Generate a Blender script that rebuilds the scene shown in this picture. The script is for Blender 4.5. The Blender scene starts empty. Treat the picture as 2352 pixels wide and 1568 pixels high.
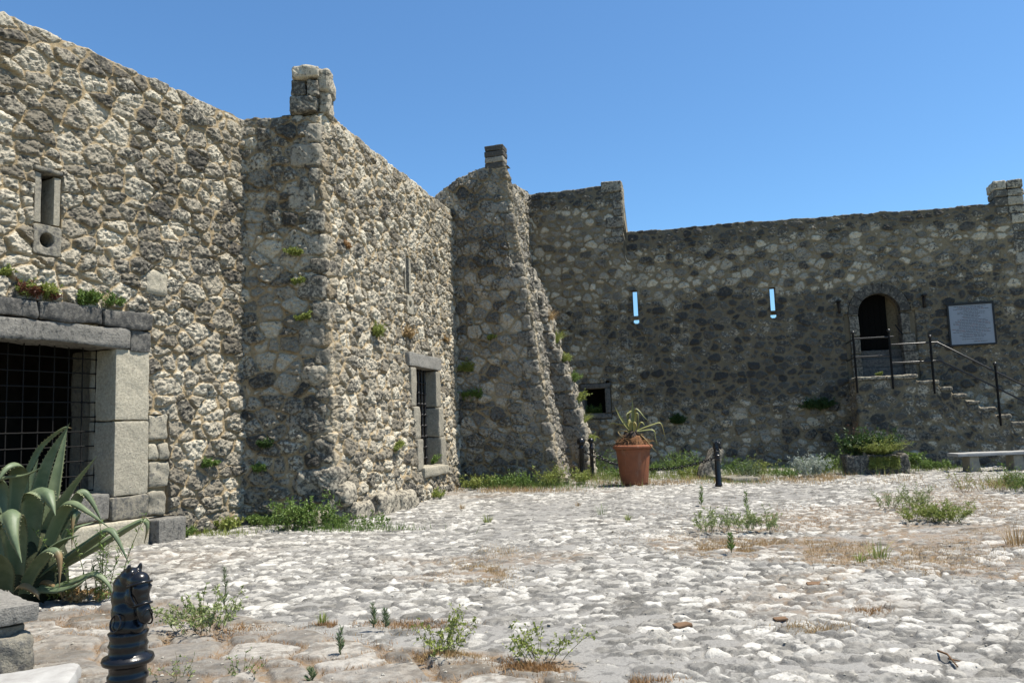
import bpy, math, random
import numpy as np
sc = bpy.context.scene
col = sc.collection
rad = math.radians

# ------------------------------------------------------------------ camera, sky, sun, exposure
FPX, TH, RO, EYE = 1829.0, rad(6), rad(2), 1.5          # focal length in px of a 2352 px wide picture, pitch, roll, eye height
CR0 = np.array([1., 0, 0]); CF = np.array([0, math.cos(TH), math.sin(TH)]); CU0 = np.array([0, -math.sin(TH), math.cos(TH)])
CR = math.cos(RO) * CR0 - math.sin(RO) * CU0
CU = math.sin(RO) * CR0 + math.cos(RO) * CU0
CAM = np.array([0, 0, EYE])
cd = bpy.data.cameras.new('camera'); cam = bpy.data.objects.new('camera', cd); col.objects.link(cam)
cd.sensor_fit = 'HORIZONTAL'; cd.sensor_width = 36.0; cd.lens = 36.0 * FPX / 2352; cd.clip_start = .1; cd.clip_end = 3000
from mathutils import Matrix, Vector
cam.matrix_world = Matrix(((CR[0], CU[0], -CF[0], 0), (CR[1], CU[1], -CF[1], 0), (CR[2], CU[2], -CF[2], EYE), (0, 0, 0, 1)))
sc.camera = cam
SUN_EL, SUN_AZ = rad(66), rad(93)                       # azimuth clockwise from +Y
w = bpy.data.worlds.new('World'); sc.world = w; w.use_nodes = True
nt = w.node_tree; nt.nodes.clear()
sky = nt.nodes.new('ShaderNodeTexSky'); sky.sky_type = 'NISHITA'; sky.sun_disc = False
sky.sun_elevation = SUN_EL; sky.sun_rotation = SUN_AZ; sky.altitude = 300; sky.air_density = 1.0; sky.dust_density = .6; sky.ozone_density = 2.0
bg = nt.nodes.new('ShaderNodeBackground'); bg.inputs[1].default_value = .085
wo = nt.nodes.new('ShaderNodeOutputWorld')
tint = nt.nodes.new('ShaderNodeVectorMath'); tint.operation = 'MULTIPLY'; tint.inputs[1].default_value = (.68, 1.0, 1.2)   # the camera's saturated blue
nt.links.new(sky.outputs[0], tint.inputs[0]); nt.links.new(tint.outputs[0], bg.inputs[0]); nt.links.new(bg.outputs[0], wo.inputs[0])
sl = bpy.data.lights.new('sun', 'SUN'); sl.energy = 5.0; sl.angle = rad(.53); sl.color = (1, .935, .83)
so = bpy.data.objects.new('sun', sl); col.objects.link(so)
sdir = Vector((math.cos(SUN_EL) * math.sin(SUN_AZ), math.cos(SUN_EL) * math.cos(SUN_AZ), math.sin(SUN_EL)))
so.rotation_euler = sdir.to_track_quat('Z', 'Y').to_euler(); so.location = (20, 0, 40)
sc.view_settings.view_transform = 'Standard'; sc.view_settings.look = 'None'; sc.view_settings.exposure = 0.85; sc.view_settings.gamma = 1.0

# ------------------------------------------------------------------ maths helpers
def A(*v): return np.array(v, float)
def unit(v): v = np.asarray(v, float); return v / np.linalg.norm(v)
def ray(x, y): return (x - 1176) / FPX * CR + (784 - y) / FPX * CU + CF
def gnd(x, y, z=0.):
    d = ray(x, y); return CAM + d * ((z - EYE) / d[2])
def at(x, y, Y):                                         # the point of a photograph pixel at world depth Y
    d = ray(x, y); return CAM + d * (Y / d[1])
def H(i, j, k):
    h = (i.astype(np.int64) * 374761393 + j.astype(np.int64) * 668265263 + int(k) * 974634777) & 0xffffffff
    h = ((h ^ (h >> 13)) * 1274126177) & 0xffffffff
    h = ((h ^ (h >> 15)) * 2246822519) & 0xffffffff
    return ((h ^ (h >> 16)) & 0xffffff) / float(0x1000000)
def vn(x, y, k):
    i = np.floor(x); j = np.floor(y); fx = x - i; fy = y - j
    fx = fx * fx * (3 - 2 * fx); fy = fy * fy * (3 - 2 * fy)
    a = H(i, j, k); b = H(i + 1, j, k); c = H(i, j + 1, k); d = H(i + 1, j + 1, k)
    return (a * (1 - fx) + b * fx) * (1 - fy) + (c * (1 - fx) + d * fx) * fy
def fbm(x, y, k, o=3):
    s = 0; am = .5; t = 0
    for q in range(o):
        s = s + am * vn(x * 2 ** q + 17.3 * q, y * 2 ** q + 5.7 * q, k + q * 7); t += am; am *= .5
    return s / t - .5
def sst(a, b, x):
    t = np.clip((x - a) / (b - a), 0, 1); return t * t * (3 - 2 * t)
def rubble(u, v, cw, ch, seed, jit=.36, kx=1.1, warp=.03, var=.55, rk=.016):
    """cells of a rubble wall or cobbled floor: distance to the joint, four random numbers, offset from the stone's middle"""
    sh = u.shape; u = u.ravel(); v = v.ravel()
    uu = u + warp * 2 * fbm(u / .22, v / .22, seed + 50, 2); vv = v + warp * 1.6 * fbm(u / .2 + 9, v / .2, seed + 51, 2)
    j = np.floor(vv / ch).astype(np.int64)
    j0 = j.min() - 3; j1 = j.max() + 4; i0 = int(np.floor(uu.min() / cw)) - 5; i1 = int(np.floor(uu.max() / cw)) + 6
    JJ, II = np.meshgrid(np.arange(j0, j1), np.arange(i0, i1), indexing='ij')
    off = (JJ % 2) * .5 + .35 * (H(JJ, JJ * 0, seed + 1) - .5)
    SX = (II + .5 + off + jit * 2 * (H(II, JJ, seed + 2) - .5)) * cw * kx * ch / cw
    SY = (JJ + .5 + jit * 1.8 * (H(II, JJ, seed + 3) - .5)) * ch
    SW = var * (H(II, JJ, seed + 4) - .5) * ch * ch
    offr = off[:, 0]; mx = uu * kx * ch / cw; my = vv
    best = np.full(len(u), 1e9); bj = np.zeros(len(u), np.int64); bi = np.zeros(len(u), np.int64)
    for dj in (-2, -1, 0, 1, 2):
        q = j + dj - j0; ib = np.floor(uu / cw - offr[q]).astype(np.int64) - i0
        for di in (-2, -1, 0, 1, 2):
            n = ib + di; d = (SX[q, n] - mx) ** 2 + (SY[q, n] - my) ** 2 - SW[q, n]
            m = d < best; best = np.where(m, d, best); bj = np.where(m, q, bj); bi = np.where(m, n, bi)
    bx = SX[bj, bi]; by = SY[bj, bi]; acc = np.zeros(len(u))
    for dj in (-2, -1, 0, 1, 2):
        q = j + dj - j0; ib = np.floor(uu / cw - offr[q]).astype(np.int64) - i0
        for di in (-2, -1, 0, 1, 2):
            n = ib + di; ex = SX[q, n] - bx; ey = SY[q, n] - by; L = np.sqrt(ex * ex + ey * ey); ok = L > 1e-6
            p = (SX[q, n] - mx) ** 2 + (SY[q, n] - my) ** 2 - SW[q, n]
            dd = (p - best) / (2 * np.maximum(L, 1e-6)); acc += np.where(ok, np.exp(-np.minimum(dd, 1.) / rk), 0.)
    db = -rk * np.log(np.maximum(acc, 1e-30))
    r = [H(bi + i0, bj + j0, seed + 10 + k).reshape(sh) for k in range(4)]
    return db.reshape(sh), r, ((mx - bx) * cw / (kx * ch)).reshape(sh), (my - by).reshape(sh)

# ------------------------------------------------------------------ object helpers
def tag(o, label=None, cat=None, group=None, kind=None):
    if label: o['label'] = label
    if cat: o['category'] = cat
    if group: o['group'] = group
    if kind: o['kind'] = kind
    return o
def thing(name, label, cat, loc=(0, 0, 0), group=None):
    o = bpy.data.objects.new(name, None); col.objects.link(o); o.location = [float(c) for c in loc]; o.empty_display_size = .2
    return tag(o, label, cat, group, 'thing')
def origin(o):
    l = np.zeros(3)
    while o is not None: l = l + np.array(o.location[:]); o = o.parent
    return l
class Geo:
    def __init__(s): s.V = []; s.F = []; s.T = []; s.C = []; s.M = []; s.n = 0
    def add(s, V, F, C=None, m=0):
        V = np.asarray(V, float).reshape(-1, 3); F = np.asarray(F, np.int64).reshape(-1, 4)
        s.V.append(V); s.F.append(F + s.n); s.M.append(np.full(len(F), m)); s.n += len(V)
        if C is None: C = (1, .5, .5, 0)
        C = np.asarray(C, float)
        s.C.append(np.broadcast_to(C, (len(V), 4)) if C.ndim == 1 else C)
        return s
    def build(s, name, mats, parent=None, loc=None, smooth=True):
        V = np.concatenate(s.V); F = np.concatenate(s.F); C = np.concatenate(s.C); M = np.concatenate(s.M)
        me = bpy.data.meshes.new(name)
        base = origin(parent) if parent is not None else np.zeros(3)
        loc = np.zeros(3) if (loc is None or parent is not None) else np.asarray(loc, float)
        V = V - base - loc
        me.vertices.add(len(V)); me.vertices.foreach_set('co', V.astype(np.float32).ravel())
        tri = F[:, 3] == F[:, 2]
        tot = np.where(tri, 3, 4); st = np.concatenate([[0], np.cumsum(tot)[:-1]])
        keep = np.ones((len(F), 4), bool); keep[tri, 3] = False
        me.loops.add(int(tot.sum())); me.loops.foreach_set('vertex_index', F[keep].astype(np.int32))
        me.polygons.add(len(F)); me.polygons.foreach_set('loop_start', st.astype(np.int32))
        me.polygons.foreach_set('material_index', M.astype(np.int32))
        me.update(calc_edges=True)
        me.polygons.foreach_set('use_smooth', np.full(len(F), smooth))
        at_ = me.attributes.new('surf', 'FLOAT_COLOR', 'POINT'); at_.data.foreach_set('color', C.astype(np.float32).ravel())
        for m in (mats if isinstance(mats, (list, tuple)) else [mats]): me.materials.append(m)
        o = bpy.data.objects.new(name, me); col.objects.link(o)
        if parent is not None: o.parent = parent
        else: o.location = [float(c) for c in loc]
        return o
def gridF(nr, nc):
    i = np.arange(nr * nc).reshape(nr, nc)
    return np.stack([i[:-1, :-1], i[:-1, 1:], i[1:, 1:], i[1:, :-1]], -1).reshape(-1, 4)

# ------------------------------------------------------------------ materials
def newmat(name):
    m = bpy.data.materials.new(name); m.use_nodes = True; t = m.node_tree; t.nodes.clear()
    out = t.nodes.new('ShaderNodeOutputMaterial'); b = t.nodes.new('ShaderNodeBsdfPrincipled'); t.links.new(b.outputs[0], out.inputs[0])
    return m, t, b, out
class N:
    def __init__(s, t): s.t = t
    def n(s, ty, ins=None, **kw):
        x = s.t.nodes.new('ShaderNode' + ty)
        for k, v in kw.items(): setattr(x, k, v)
        for k, v in (ins or {}).items():
            if isinstance(v, bpy.types.NodeSocket): s.t.links.new(v, x.inputs[k])
            else: x.inputs[k].default_value = v
        return x
    def math(s, op, a, b=0., c=0., clamp=False): return s.n('Math', {0: a, 1: b, 2: c}, operation=op, use_clamp=clamp).outputs[0]
    def mix(s, f, a, b, bt='MIX'):
        x = s.t.nodes.new('ShaderNodeMix'); x.data_type = 'RGBA'; x.blend_type = bt
        for k, v in ((0, f), (6, a), (7, b)):
            if isinstance(v, bpy.types.NodeSocket): s.t.links.new(v, x.inputs[k])
            else: x.inputs[k].default_value = v if k == 0 else (*v, 1)
        return x.outputs[2]
    def noise(s, sc, co, det=4, ro=.55, dist=0.):
        return s.n('TexNoise', {'Scale': sc, 'Detail': det, 'Roughness': ro, 'Vector': co, 'Distortion': dist}).outputs[0]
    def ramp(s, f, stops):
        x = s.n('ValToRGB', {0: f}); e = x.color_ramp.elements
        e[0].position, e[0].color = stops[0][0], (*stops[0][1], 1); e[1].position, e[1].color = stops[-1][0], (*stops[-1][1], 1)
        for p, c in stops[1:-1]: q = e.new(p); q.color = (*c, 1)
        return x.outputs[0]
    def surf(s):
        a = s.n('Attribute', attribute_name='surf'); q = s.n('SeparateColor', {0: a.outputs['Color']})
        return q.outputs[0], q.outputs[1], q.outputs[2], a.outputs['Alpha']
    def pos(s): return s.n('NewGeometry').outputs['Position']
def stone_mat(name, dark, mid, light, mort, mort2, lich=.04, lmin=.2, crust=(.62, .6, .55), bump=.6, lich_amt=1.0, crust_amt=.55, alb=.775):
    dark, mid, light, mort, mort2, crust = [tuple(x * alb for x in c) for c in (dark, mid, light, mort, mort2, crust)]; lich *= alb
    m, t, b, o = newmat(name); n = N(t); R, G, B, Al = n.surf(); P = n.n('TexCoord').outputs['Object']
    n1 = n.noise(6.5, P, 6, .65); n2 = n.noise(26, P, 5, .7); n3 = n.noise(1.3, P, 3); n4 = n.noise(75, P, 4, .7); n5 = n.noise(17, P, 4, .6)
    st = n.ramp(G, [(0, dark), (.5, mid), (1, light)])
    st = n.mix(1., st, n.ramp(n2, [(.28, (.64, .63, .62)), (.72, (1.32, 1.29, 1.22))]), 'MULTIPLY')
    mo = n.mix(n3, mort, mort2); mo = n.mix(1., mo, n.ramp(n4, [(.25, (.7, .7, .7)), (.75, (1.25, 1.25, 1.25))]), 'MULTIPLY')
    c = n.mix(R, mo, st)
    cr = n.math('MULTIPLY', n.math('MULTIPLY', n.math('MULTIPLY_ADD', n2, 7, -4.1, True), crust_amt), R)
    c = n.mix(cr, c, crust)
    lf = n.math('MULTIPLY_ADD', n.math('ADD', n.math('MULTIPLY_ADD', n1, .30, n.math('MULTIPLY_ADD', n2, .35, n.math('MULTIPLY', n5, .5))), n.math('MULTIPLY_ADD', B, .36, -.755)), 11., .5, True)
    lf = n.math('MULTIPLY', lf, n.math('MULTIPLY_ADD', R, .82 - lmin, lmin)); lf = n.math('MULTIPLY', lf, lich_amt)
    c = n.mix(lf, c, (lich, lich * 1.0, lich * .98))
    t.links.new(c, b.inputs['Base Color']); b.inputs['Roughness'].default_value = .95; b.inputs['Specular IOR Level'].default_value = .15
    hgt = n.math('ADD', n.math('MULTIPLY', n2, .6), n.math('MULTIPLY', n4, .4))
    bp = n.n('Bump', {'Strength': bump, 'Distance': .03, 'Height': hgt}); t.links.new(bp.outputs[0], b.inputs['Normal'])
    return m
M_W1 = stone_mat('rubble_pale', (.18, .162, .13), (.405, .37, .30), (.66, .61, .50), (.45, .345, .20), (.37, .285, .175), lich=.035, crust=(.72, .685, .60))
M_S1 = stone_mat('rubble_shaded_side', (.10, .098, .093), (.26, .24, .205), (.44, .405, .335), (.40, .30, .165), (.30, .225, .13))
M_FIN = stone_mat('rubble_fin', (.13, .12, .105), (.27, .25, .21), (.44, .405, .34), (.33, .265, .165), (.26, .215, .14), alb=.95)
M_FAR = stone_mat('rubble_far', (.12, .11, .092), (.31, .285, .23), (.58, .53, .42), (.28, .225, .14), (.19, .16, .105), lich=.034, lmin=.36, crust_amt=.5, alb=.95)
M_CUT = stone_mat('cut_limestone', (.20, .187, .155), (.34, .317, .262), (.50, .465, .375), (.4, .33, .2), (.4, .33, .2), bump=.8, lich=.10, crust_amt=.3)
M_GREY = stone_mat('cut_grey_stone', (.135, .13, .12), (.22, .213, .198), (.33, .32, .295), (.3, .25, .17), (.3, .25, .17), bump=1.0, lich=.07, crust_amt=.25)
M_COB = stone_mat('cobbles', dark=(.20, .19, .165), mid=(.36, .34, .30), light=(.52, .50, .45), mort=(.30, .28, .25), mort2=(.33, .31, .28), bump=.5, lich_amt=0., crust_amt=.3)
def plain(name, c, rough=.6, spec=.5, nscale=None, c2=None, bump=0., metal=0.):
    m, t, b, o = newmat(name); n = N(t)
    if nscale:
        P = n.n('TexCoord').outputs['Object']; f = n.noise(nscale, P, 5, .65)
        t.links.new(n.mix(n.math('MULTIPLY_ADD', f, 2.6, -.8, True), c, c2 or tuple(x * .6 for x in c)), b.inputs['Base Color'])
        if bump: t.links.new(n.n('Bump', {'Strength': bump, 'Distance': .02, 'Height': f}).outputs[0], b.inputs['Normal'])
    else: b.inputs['Base Color'].default_value = (*c, 1)
    b.inputs['Roughness'].default_value = rough; b.inputs['Specular IOR Level'].default_value = spec; b.inputs['Metallic'].default_value = metal
    return m
M_BLACK = plain('black_paint', (.005, .005, .006), .27, .4, 40, (.011, .011, .012), .08)
M_IRON = plain('dark_iron', (.006, .0055, .0055), .5, .4, 60, (.011, .009, .008), .2)
M_GRILLE = plain('grille_iron', (.005, .0048, .0048), .75, .2, 60, (.009, .008, .007), .2)
M_RAIL = plain('rail_metal', (.006, .006, .007), .35, .5, 60, (.010, .009, .009), .1)
M_DARK = plain('dark_wood', (.005, .0045, .004), .9, .1, 20)
M_TERRA = plain('terracotta', (.245, .092, .045), .85, .2, 5, (.165, .066, .037), .15)
_t = M_TERRA.node_tree; _b = [x for x in _t.nodes if x.type == 'BSDF_PRINCIPLED'][0]; _n = N(_t); _P = _n.n('TexCoord').outputs['Object']
_m = _n.n('Mapping', {'Vector': _P, 'Scale': (7, 7, 1.6)}).outputs[0]
_t.links.new(_n.mix(_n.math('MULTIPLY', _n.math('MULTIPLY_ADD', _n.noise(1.0, _m, 5, .65), 5., -2.75, True), .5), _b.inputs['Base Color'].links[0].from_socket, (.32, .235, .17)), _b.inputs['Base Color'])
M_SOIL = plain('root_soil', (.19, .10, .05), 1, .1, 18, (.07, .035, .02), 1.)
M_STUMP = plain('rotten_stump', (.05, .032, .022), .7, .3, 30, (.015, .01, .008), 1.)
M_TRUNK = plain('agave_trunk', (.05, .06, .03), .9, .2, 12, (.02, .022, .012), .6)
M_SIGN = plain('sign_face', (.25, .27, .30), .35, .4, 6, (.22, .24, .27))
M_INKB = plain('ink_black', (.02, .02, .03), .6); M_INKR = plain('ink_red', (.16, .045, .03), .6)
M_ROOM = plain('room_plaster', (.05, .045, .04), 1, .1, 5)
M_SHARD = plain('tile_clay', (.17, .105, .06), .9, .2, 14, (.12, .075, .045), .4)
M_TWIG = plain('twig', (.16, .09, .045), .9, .2, 30)
M_BENCHT = plain('bench_top_stone', (.34, .335, .315), .9, .2, 9, (.25, .24, .225), .3)
M_BENCHL = plain('bench_leg_stone', (.28, .25, .185), .9, .2, 9, (.18, .17, .14), .4)
def leafmat(name, a, bcol, trans=.3, rough=.5):
    m, t, b, o = newmat(name); n = N(t); R, G, B, Al = n.surf(); a = tuple(x * .82 for x in a); bcol = tuple(x * .82 for x in bcol)
    c = n.mix(G, a, bcol); t.links.new(c, b.inputs['Base Color']); b.inputs['Roughness'].default_value = rough; b.inputs['Specular IOR Level'].default_value = .3
    tr = n.n('BsdfTranslucent', {0: c}); mx = n.n('MixShader', {0: trans, 1: b.outputs[0], 2: tr.outputs[0]}); t.links.new(mx.outputs[0], o.inputs[0])
    return m
L_GREEN = leafmat('leaf_green', (.085, .16, .032), (.22, .31, .075))
L_DARK = leafmat('leaf_dark_green', (.03, .07, .02), (.08, .14, .035))
L_YEL = leafmat('leaf_yellow_green', (.20, .26, .055), (.37, .40, .11))
L_PALE = leafmat('leaf_pale_green', (.20, .26, .09), (.36, .41, .17))
L_SILV = leafmat('leaf_silver', (.32, .37, .30), (.50, .54, .47))
L_BLUE = leafmat('leaf_blue_green', (.10, .15, .07), (.20, .26, .13))
L_DRY = leafmat('grass_dry', (.34, .215, .095), (.55, .40, .20), .25)
L_RUST = leafmat('grass_rust', (.30, .165, .07), (.46, .28, .12), .25)
L_RED = leafmat('leaf_red', (.13, .045, .03), (.20, .085, .05))
L_STEM = leafmat('stem', (.10, .11, .04), (.17, .15, .06), .1)
L_YFL = leafmat('flower_yellow', (.6, .42, .03), (.7, .5, .05))

# ------------------------------------------------------------------ masonry
def stone_height(u, v, cw, ch, seed, amp=1., mort=1., kx=1.1, lich=None, chips=True, calm=None, rk=.009, outl=.030):
    d, r, dx, dy = rubble(u, v, cw, ch, seed, kx=kx, rk=rk, var=.95, jit=.41)
    m0 = (-.004 + .04 * r[3] ** 1.6) * mort
    dn = d + outl * fbm(u / .07, v / .07, seed + 60, 3)
    m = sst(m0, m0 + .016, dn)
    prot = .012 + .045 * r[0] ** 1.3
    th = (r[1] - .5) * 1.6; ca, sa = np.cos(th), np.sin(th); p = dx * ca + dy * sa; q = -dx * sa + dy * ca
    strata = 1 - np.abs(2 * vn(p / .16 + 40 * r[0], q / .042 + 40 * r[2], seed + 66) - 1)            # broken bedding ledges
    crag = np.abs(fbm(u / .13 + 3 * r[1], v / .11, seed + 61, 4)) * .12 - .024 + .026 * fbm(u / .045, v / .04, seed + 62, 2)
    h = amp * m * (prot + .018 * sst(0, .06, d - m0) + .22 * (r[1] - .5) * dx + .30 * (r[2] - .6) * dy + crag + .013 * (strata - .5) * (r[3] > .3))
    base = .022 * fbm(u / .35, v / .3, seed + 63, 2) + .016 * fbm(u / .06, v / .06, seed + 64, 3)
    M = m
    if chips:
        d2, q, _, _ = rubble(u + 31.7, v + 11.3, .115, .08, seed + 200)
        m2 = sst(.010, .02, d2) * (1 - m) * (q[0] < .5) * sst(0.0, .012, m0 - .008)
        h = h + amp * m2 * (.014 + .016 * q[1]); M = np.maximum(m, m2)
    h = base * amp + h
    if calm is not None:                                 # the rubble draws back where dressed stones sit
        k = calm(u, v); h = h * (1 - k) - .05 * k; M = M * (1 - k)
    tone = np.clip(.02 + .95 * r[2] + .25 * (r[3] - .5), 0, 1)
    lc = .22 + .45 * r[1] * r[0] + .0 * u
    if lich is not None: lc = lc + lich(u, v)
    return h, np.stack([M, tone, np.clip(lc, 0, 1.3), h], -1)
def rects(*R, pad=.0):
    def f(u, v):
        k = np.zeros(u.shape)
        for a, b, c, d in R: k = np.maximum(k, ((u > a - pad) & (u < b + pad) & (v > c - pad) & (v < d + pad)) * 1.)
        return k
    return f
def boxf(P, k, ax):
    if k < 1: return P
    pad = [(0, 0)] * P.ndim; pad[ax] = (k, k); Q = np.pad(P, pad, mode='edge'); c = np.cumsum(Q, ax, dtype=float)
    z = np.zeros_like(np.take(c, [0], ax)); c = np.concatenate([z, c], ax); L = P.shape[ax]
    a = np.take(c, np.arange(2 * k + 1, 2 * k + 1 + L), ax); b = np.take(c, np.arange(0, L), ax)
    return (a - b) / (2 * k + 1)
def masonry(G, pos, s0, s1, ztop, ds, thick, seed, hole=None, cw=.36, ch=.24, amp=1., mort=1., lich=None, capw=.6, zb=-.15, round_s=.06, rag=.035, dz=None, back=True, mi=0, chips=True, calm=None, **sh):
    dz = dz or ds
    s = np.linspace(s0, s1, int((s1 - s0) / ds) + 1)
    zt = ztop(s) + rag * 2 * fbm(s / .45, s * 0, seed + 5, 3) + rag * .8 * np.round(2 * vn(s / .33, s * 0, seed + 6)) / 2
    nz = int((zt.max() - zb) / dz) + 1; v = np.linspace(0, 1, nz)[:, None]
    zc = min(zt.min() - .3, zb + .92 * (zt.max() - zb)); vc = (zc - zb) / (zt.max() - zb)      # level rows below, rows following the ragged top above
    Z = np.where(v < vc, zb + v / vc * (zc - zb), zc + (v - vc) / (1 - vc) * (zt[None] - zc)); S = np.broadcast_to(s[None], Z.shape)
    P = pos(S, Z); P = boxf(P, int(round_s / ds), 1)
    tang = np.gradient(P[-1], axis=0); nh = np.stack([tang[:, 1], -tang[:, 0], 0 * s], -1); nh /= np.linalg.norm(nh, axis=1)[:, None] + 1e-9
    wv = np.arange(dz, capw, dz * 1.3)
    cap = P[-1][None] - nh[None] * wv[:, None, None]
    PP = np.concatenate([P, cap]); PV = np.concatenate([Z, zt[None] + wv[:, None]]); PS = np.broadcast_to(s[None], PV.shape)
    PP2 = PP.copy(); k = 2; PP2[nz - 6:] = boxf(PP, k, 0)[nz - 6:]; PP = PP2
    gs = np.gradient(PP, axis=1); gv = np.gradient(PP, axis=0); nn = np.cross(gs, gv); L = np.linalg.norm(nn, axis=-1); 
    nn = nn / np.maximum(L, 1e-9)[..., None]
    h, att = stone_height(PS, PV, cw, ch, seed, amp, mort, lich=lich, chips=chips, calm=calm, **sh)
    h = h * (1 - .55 * sst(.35, .02, zt[None] - PV)) * np.where(PV > zt[None], .7, 1.)
    X = PP + nn * h[..., None]
    nr, nc = X.shape[:2]; F = gridF(nr, nc)
    if hole is not None:
        cS = (PS[:-1, :-1] + PS[1:, 1:]).ravel() / 2; cV = (PV[:-1, :-1] + PV[1:, 1:]).ravel() / 2
        face = (np.arange(nr - 1)[:, None] < nz - 1) & np.ones((1, nc - 1), bool)
        F = F[~(hole(cS, cV) & face.ravel())]
    G.add(X.reshape(-1, 3), F, att.reshape(-1, 4), mi)
    if back:                                             # flat top further back, rear face and closed ends
        st = max(1, int(.25 / ds)); idx = np.unique(np.append(np.arange(0, nc, st), nc - 1))
        a = X[-1][idx]; b = P[-1][idx] - nh[idx] * thick; b[:, 2] = zt[idx] - .03
        rows = [a, b]
        for q in np.linspace(1, 0, 9)[1:]:
            r_ = b.copy(); r_[:, 2] = zb + q * (b[:, 2] - zb); rows.append(r_)
        Y = np.stack(rows); F2 = gridF(*Y.shape[:2])
        if hole is not None:
            cs = s[idx]; cS = np.broadcast_to((cs[:-1] + cs[1:])[None] / 2, (len(rows) - 1, len(idx) - 1)).ravel(); cV = ((Y[:-1, :-1, 2] + Y[1:, 1:, 2]) / 2).ravel()
        G.add(Y.reshape(-1, 3), F2, (0, .4, .4, 0), mi)
        for e in (0, -1):
            f = X[:nz, e]; stz = max(1, nz // 30); f = f[::stz]; g = f - nh[e] * thick
            Y = np.stack([f, g], 1); F3 = gridF(*Y.shape[:2]); G.add(Y.reshape(-1, 3), F3, (.6, .5, .5, 0), mi)
    return dict(zt=lambda q: np.interp(q, s, zt))
def poly(*pts):
    pts = [np.asarray(p, float) for p in pts]; L = [0]
    for a, b in zip(pts, pts[1:]): L.append(L[-1] + np.linalg.norm((b - a)[:2]))
    P = np.array(pts)
    return (lambda s, z: np.stack([np.interp(s, L, P[:, 0]), np.interp(s, L, P[:, 1]), z], -1)), L
def rb(G, c, dims, ax=None, seed=1, rough=.012, rnd=.03, res=.03, tone=None, lich=.4, fs=.12, mi=0, taper=0.):
    """a roughly squared stone: c centre, dims full sizes along the axes ax (3 unit vectors)"""
    ax = np.eye(3) if ax is None else np.array([unit(a) for a in ax]); hd = np.array(dims) / 2.; rnd = min(rnd, hd.min() * .95)
    tone = .3 + .6 * float(H(np.array([seed]), np.array([3]), 5)[0]) if tone is None else tone
    for k in range(3):
        i, j = (k + 1) % 3, (k + 2) % 3
        ni = int(np.clip(dims[i] / res, 4, 40)); nj = int(np.clip(dims[j] / res, 4, 40))
        a = np.linspace(-1, 1, ni + 1); b = np.linspace(-1, 1, nj + 1); aa, bb = np.meshgrid(a, b, indexing='ij')
        for sg in (-1, 1):
            p = np.zeros(aa.shape + (3,)); p[..., i] = aa * hd[i]; p[..., j] = bb * hd[j]; p[..., k] = sg * hd[k]
            q = np.clip(p, -(hd - rnd), hd - rnd); d = p - q; d /= np.linalg.norm(d, axis=-1)[..., None]; p = q + d * rnd
            x, y, z = p[..., 0] + seed * 3.1, p[..., 1] + seed * 1.7, p[..., 2]
            n_ = fbm((x + .6 * z) / fs, (y - .7 * z) / fs, seed, 3) * 2 * rough + fbm((x - .5 * z) / (fs * 4), (y + .6 * z + x * .3) / (fs * 4), seed + 9, 2) * 3 * rough
            if taper: p[..., 0] *= 1 - taper * (p[..., 2] / hd[2] + 1) / 2; p[..., 1] *= 1 - taper * (p[..., 2] / hd[2] + 1) / 2
            p = p + d * n_[..., None]; V = np.asarray(c, float) + p @ ax
            F = gridF(*aa.shape)
            if sg < 0: F = F[:, ::-1]
            G.add(V.reshape(-1, 3), F, (1, tone, lich, 0), mi)
def stoneobj(name, mats, parent, *specs, **kw):
    G = Geo()
    for sp in specs: rb(G, **sp)
    return G.build(name, mats, parent, **kw)

# simple solids -------------------------------------------------------------
def tube(G, pts, r, n=8, m=0, C=None, caps=True):
    pts = np.asarray(pts, float); k = len(pts); r = np.broadcast_to(np.asarray(r, float), (k,))
    t = np.gradient(pts, axis=0); t /= np.linalg.norm(t, axis=1)[:, None] + 1e-12
    ref = A(0, 0, 1) if abs(t[0][2]) < .8 else A(0, 1, 0)
    rows = []
    for i in range(k):
        a = np.cross(t[i], ref); a = a / (np.linalg.norm(a) + 1e-9); b = np.cross(t[i], a); ref = -np.cross(t[i], np.cross(t[i], ref)) if False else ref
        an = np.linspace(0, 2 * np.pi, n + 1)[:-1]
        rows.append(pts[i] + r[i] * (np.cos(an)[:, None] * a + np.sin(an)[:, None] * b))
    V = np.array(rows); i = np.arange(k * n).reshape(k, n); j = np.roll(i, -1, 1)
    F = np.stack([i[:-1], j[:-1], j[1:], i[1:]], -1).reshape(-1, 4)
    G.add(V.reshape(-1, 3), F[:, ::-1], C, m)
    if caps:
        for e, cc in ((0, pts[0]), (-1, pts[-1])):
            ring = V[e]; VV = np.vstack([ring, cc[None]]); q = np.arange(n); FF = np.stack([q, np.roll(q, -1), np.full(n, n), np.full(n, n)], -1)
            G.add(VV, FF if e == -1 else FF[:, ::-1], C, m)
def lathe(G, c, prof, n=32, m=0, C=None, ax=None):
    ax = np.eye(3) if ax is None else np.array(ax); prof = np.array(prof, float); an = np.linspace(0, 2 * np.pi, n + 1)[:-1]
    V = np.stack([prof[:, 0:1] * np.cos(an), prof[:, 0:1] * np.sin(an), np.broadcast_to(prof[:, 1:2], (len(prof), n))], -1) @ ax + np.asarray(c, float)
    i = np.arange(len(prof) * n).reshape(-1, n); j = np.roll(i, -1, 1)
    G.add(V.reshape(-1, 3), np.stack([i[:-1], j[:-1], j[1:], i[1:]], -1).reshape(-1, 4), C, m)
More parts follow.
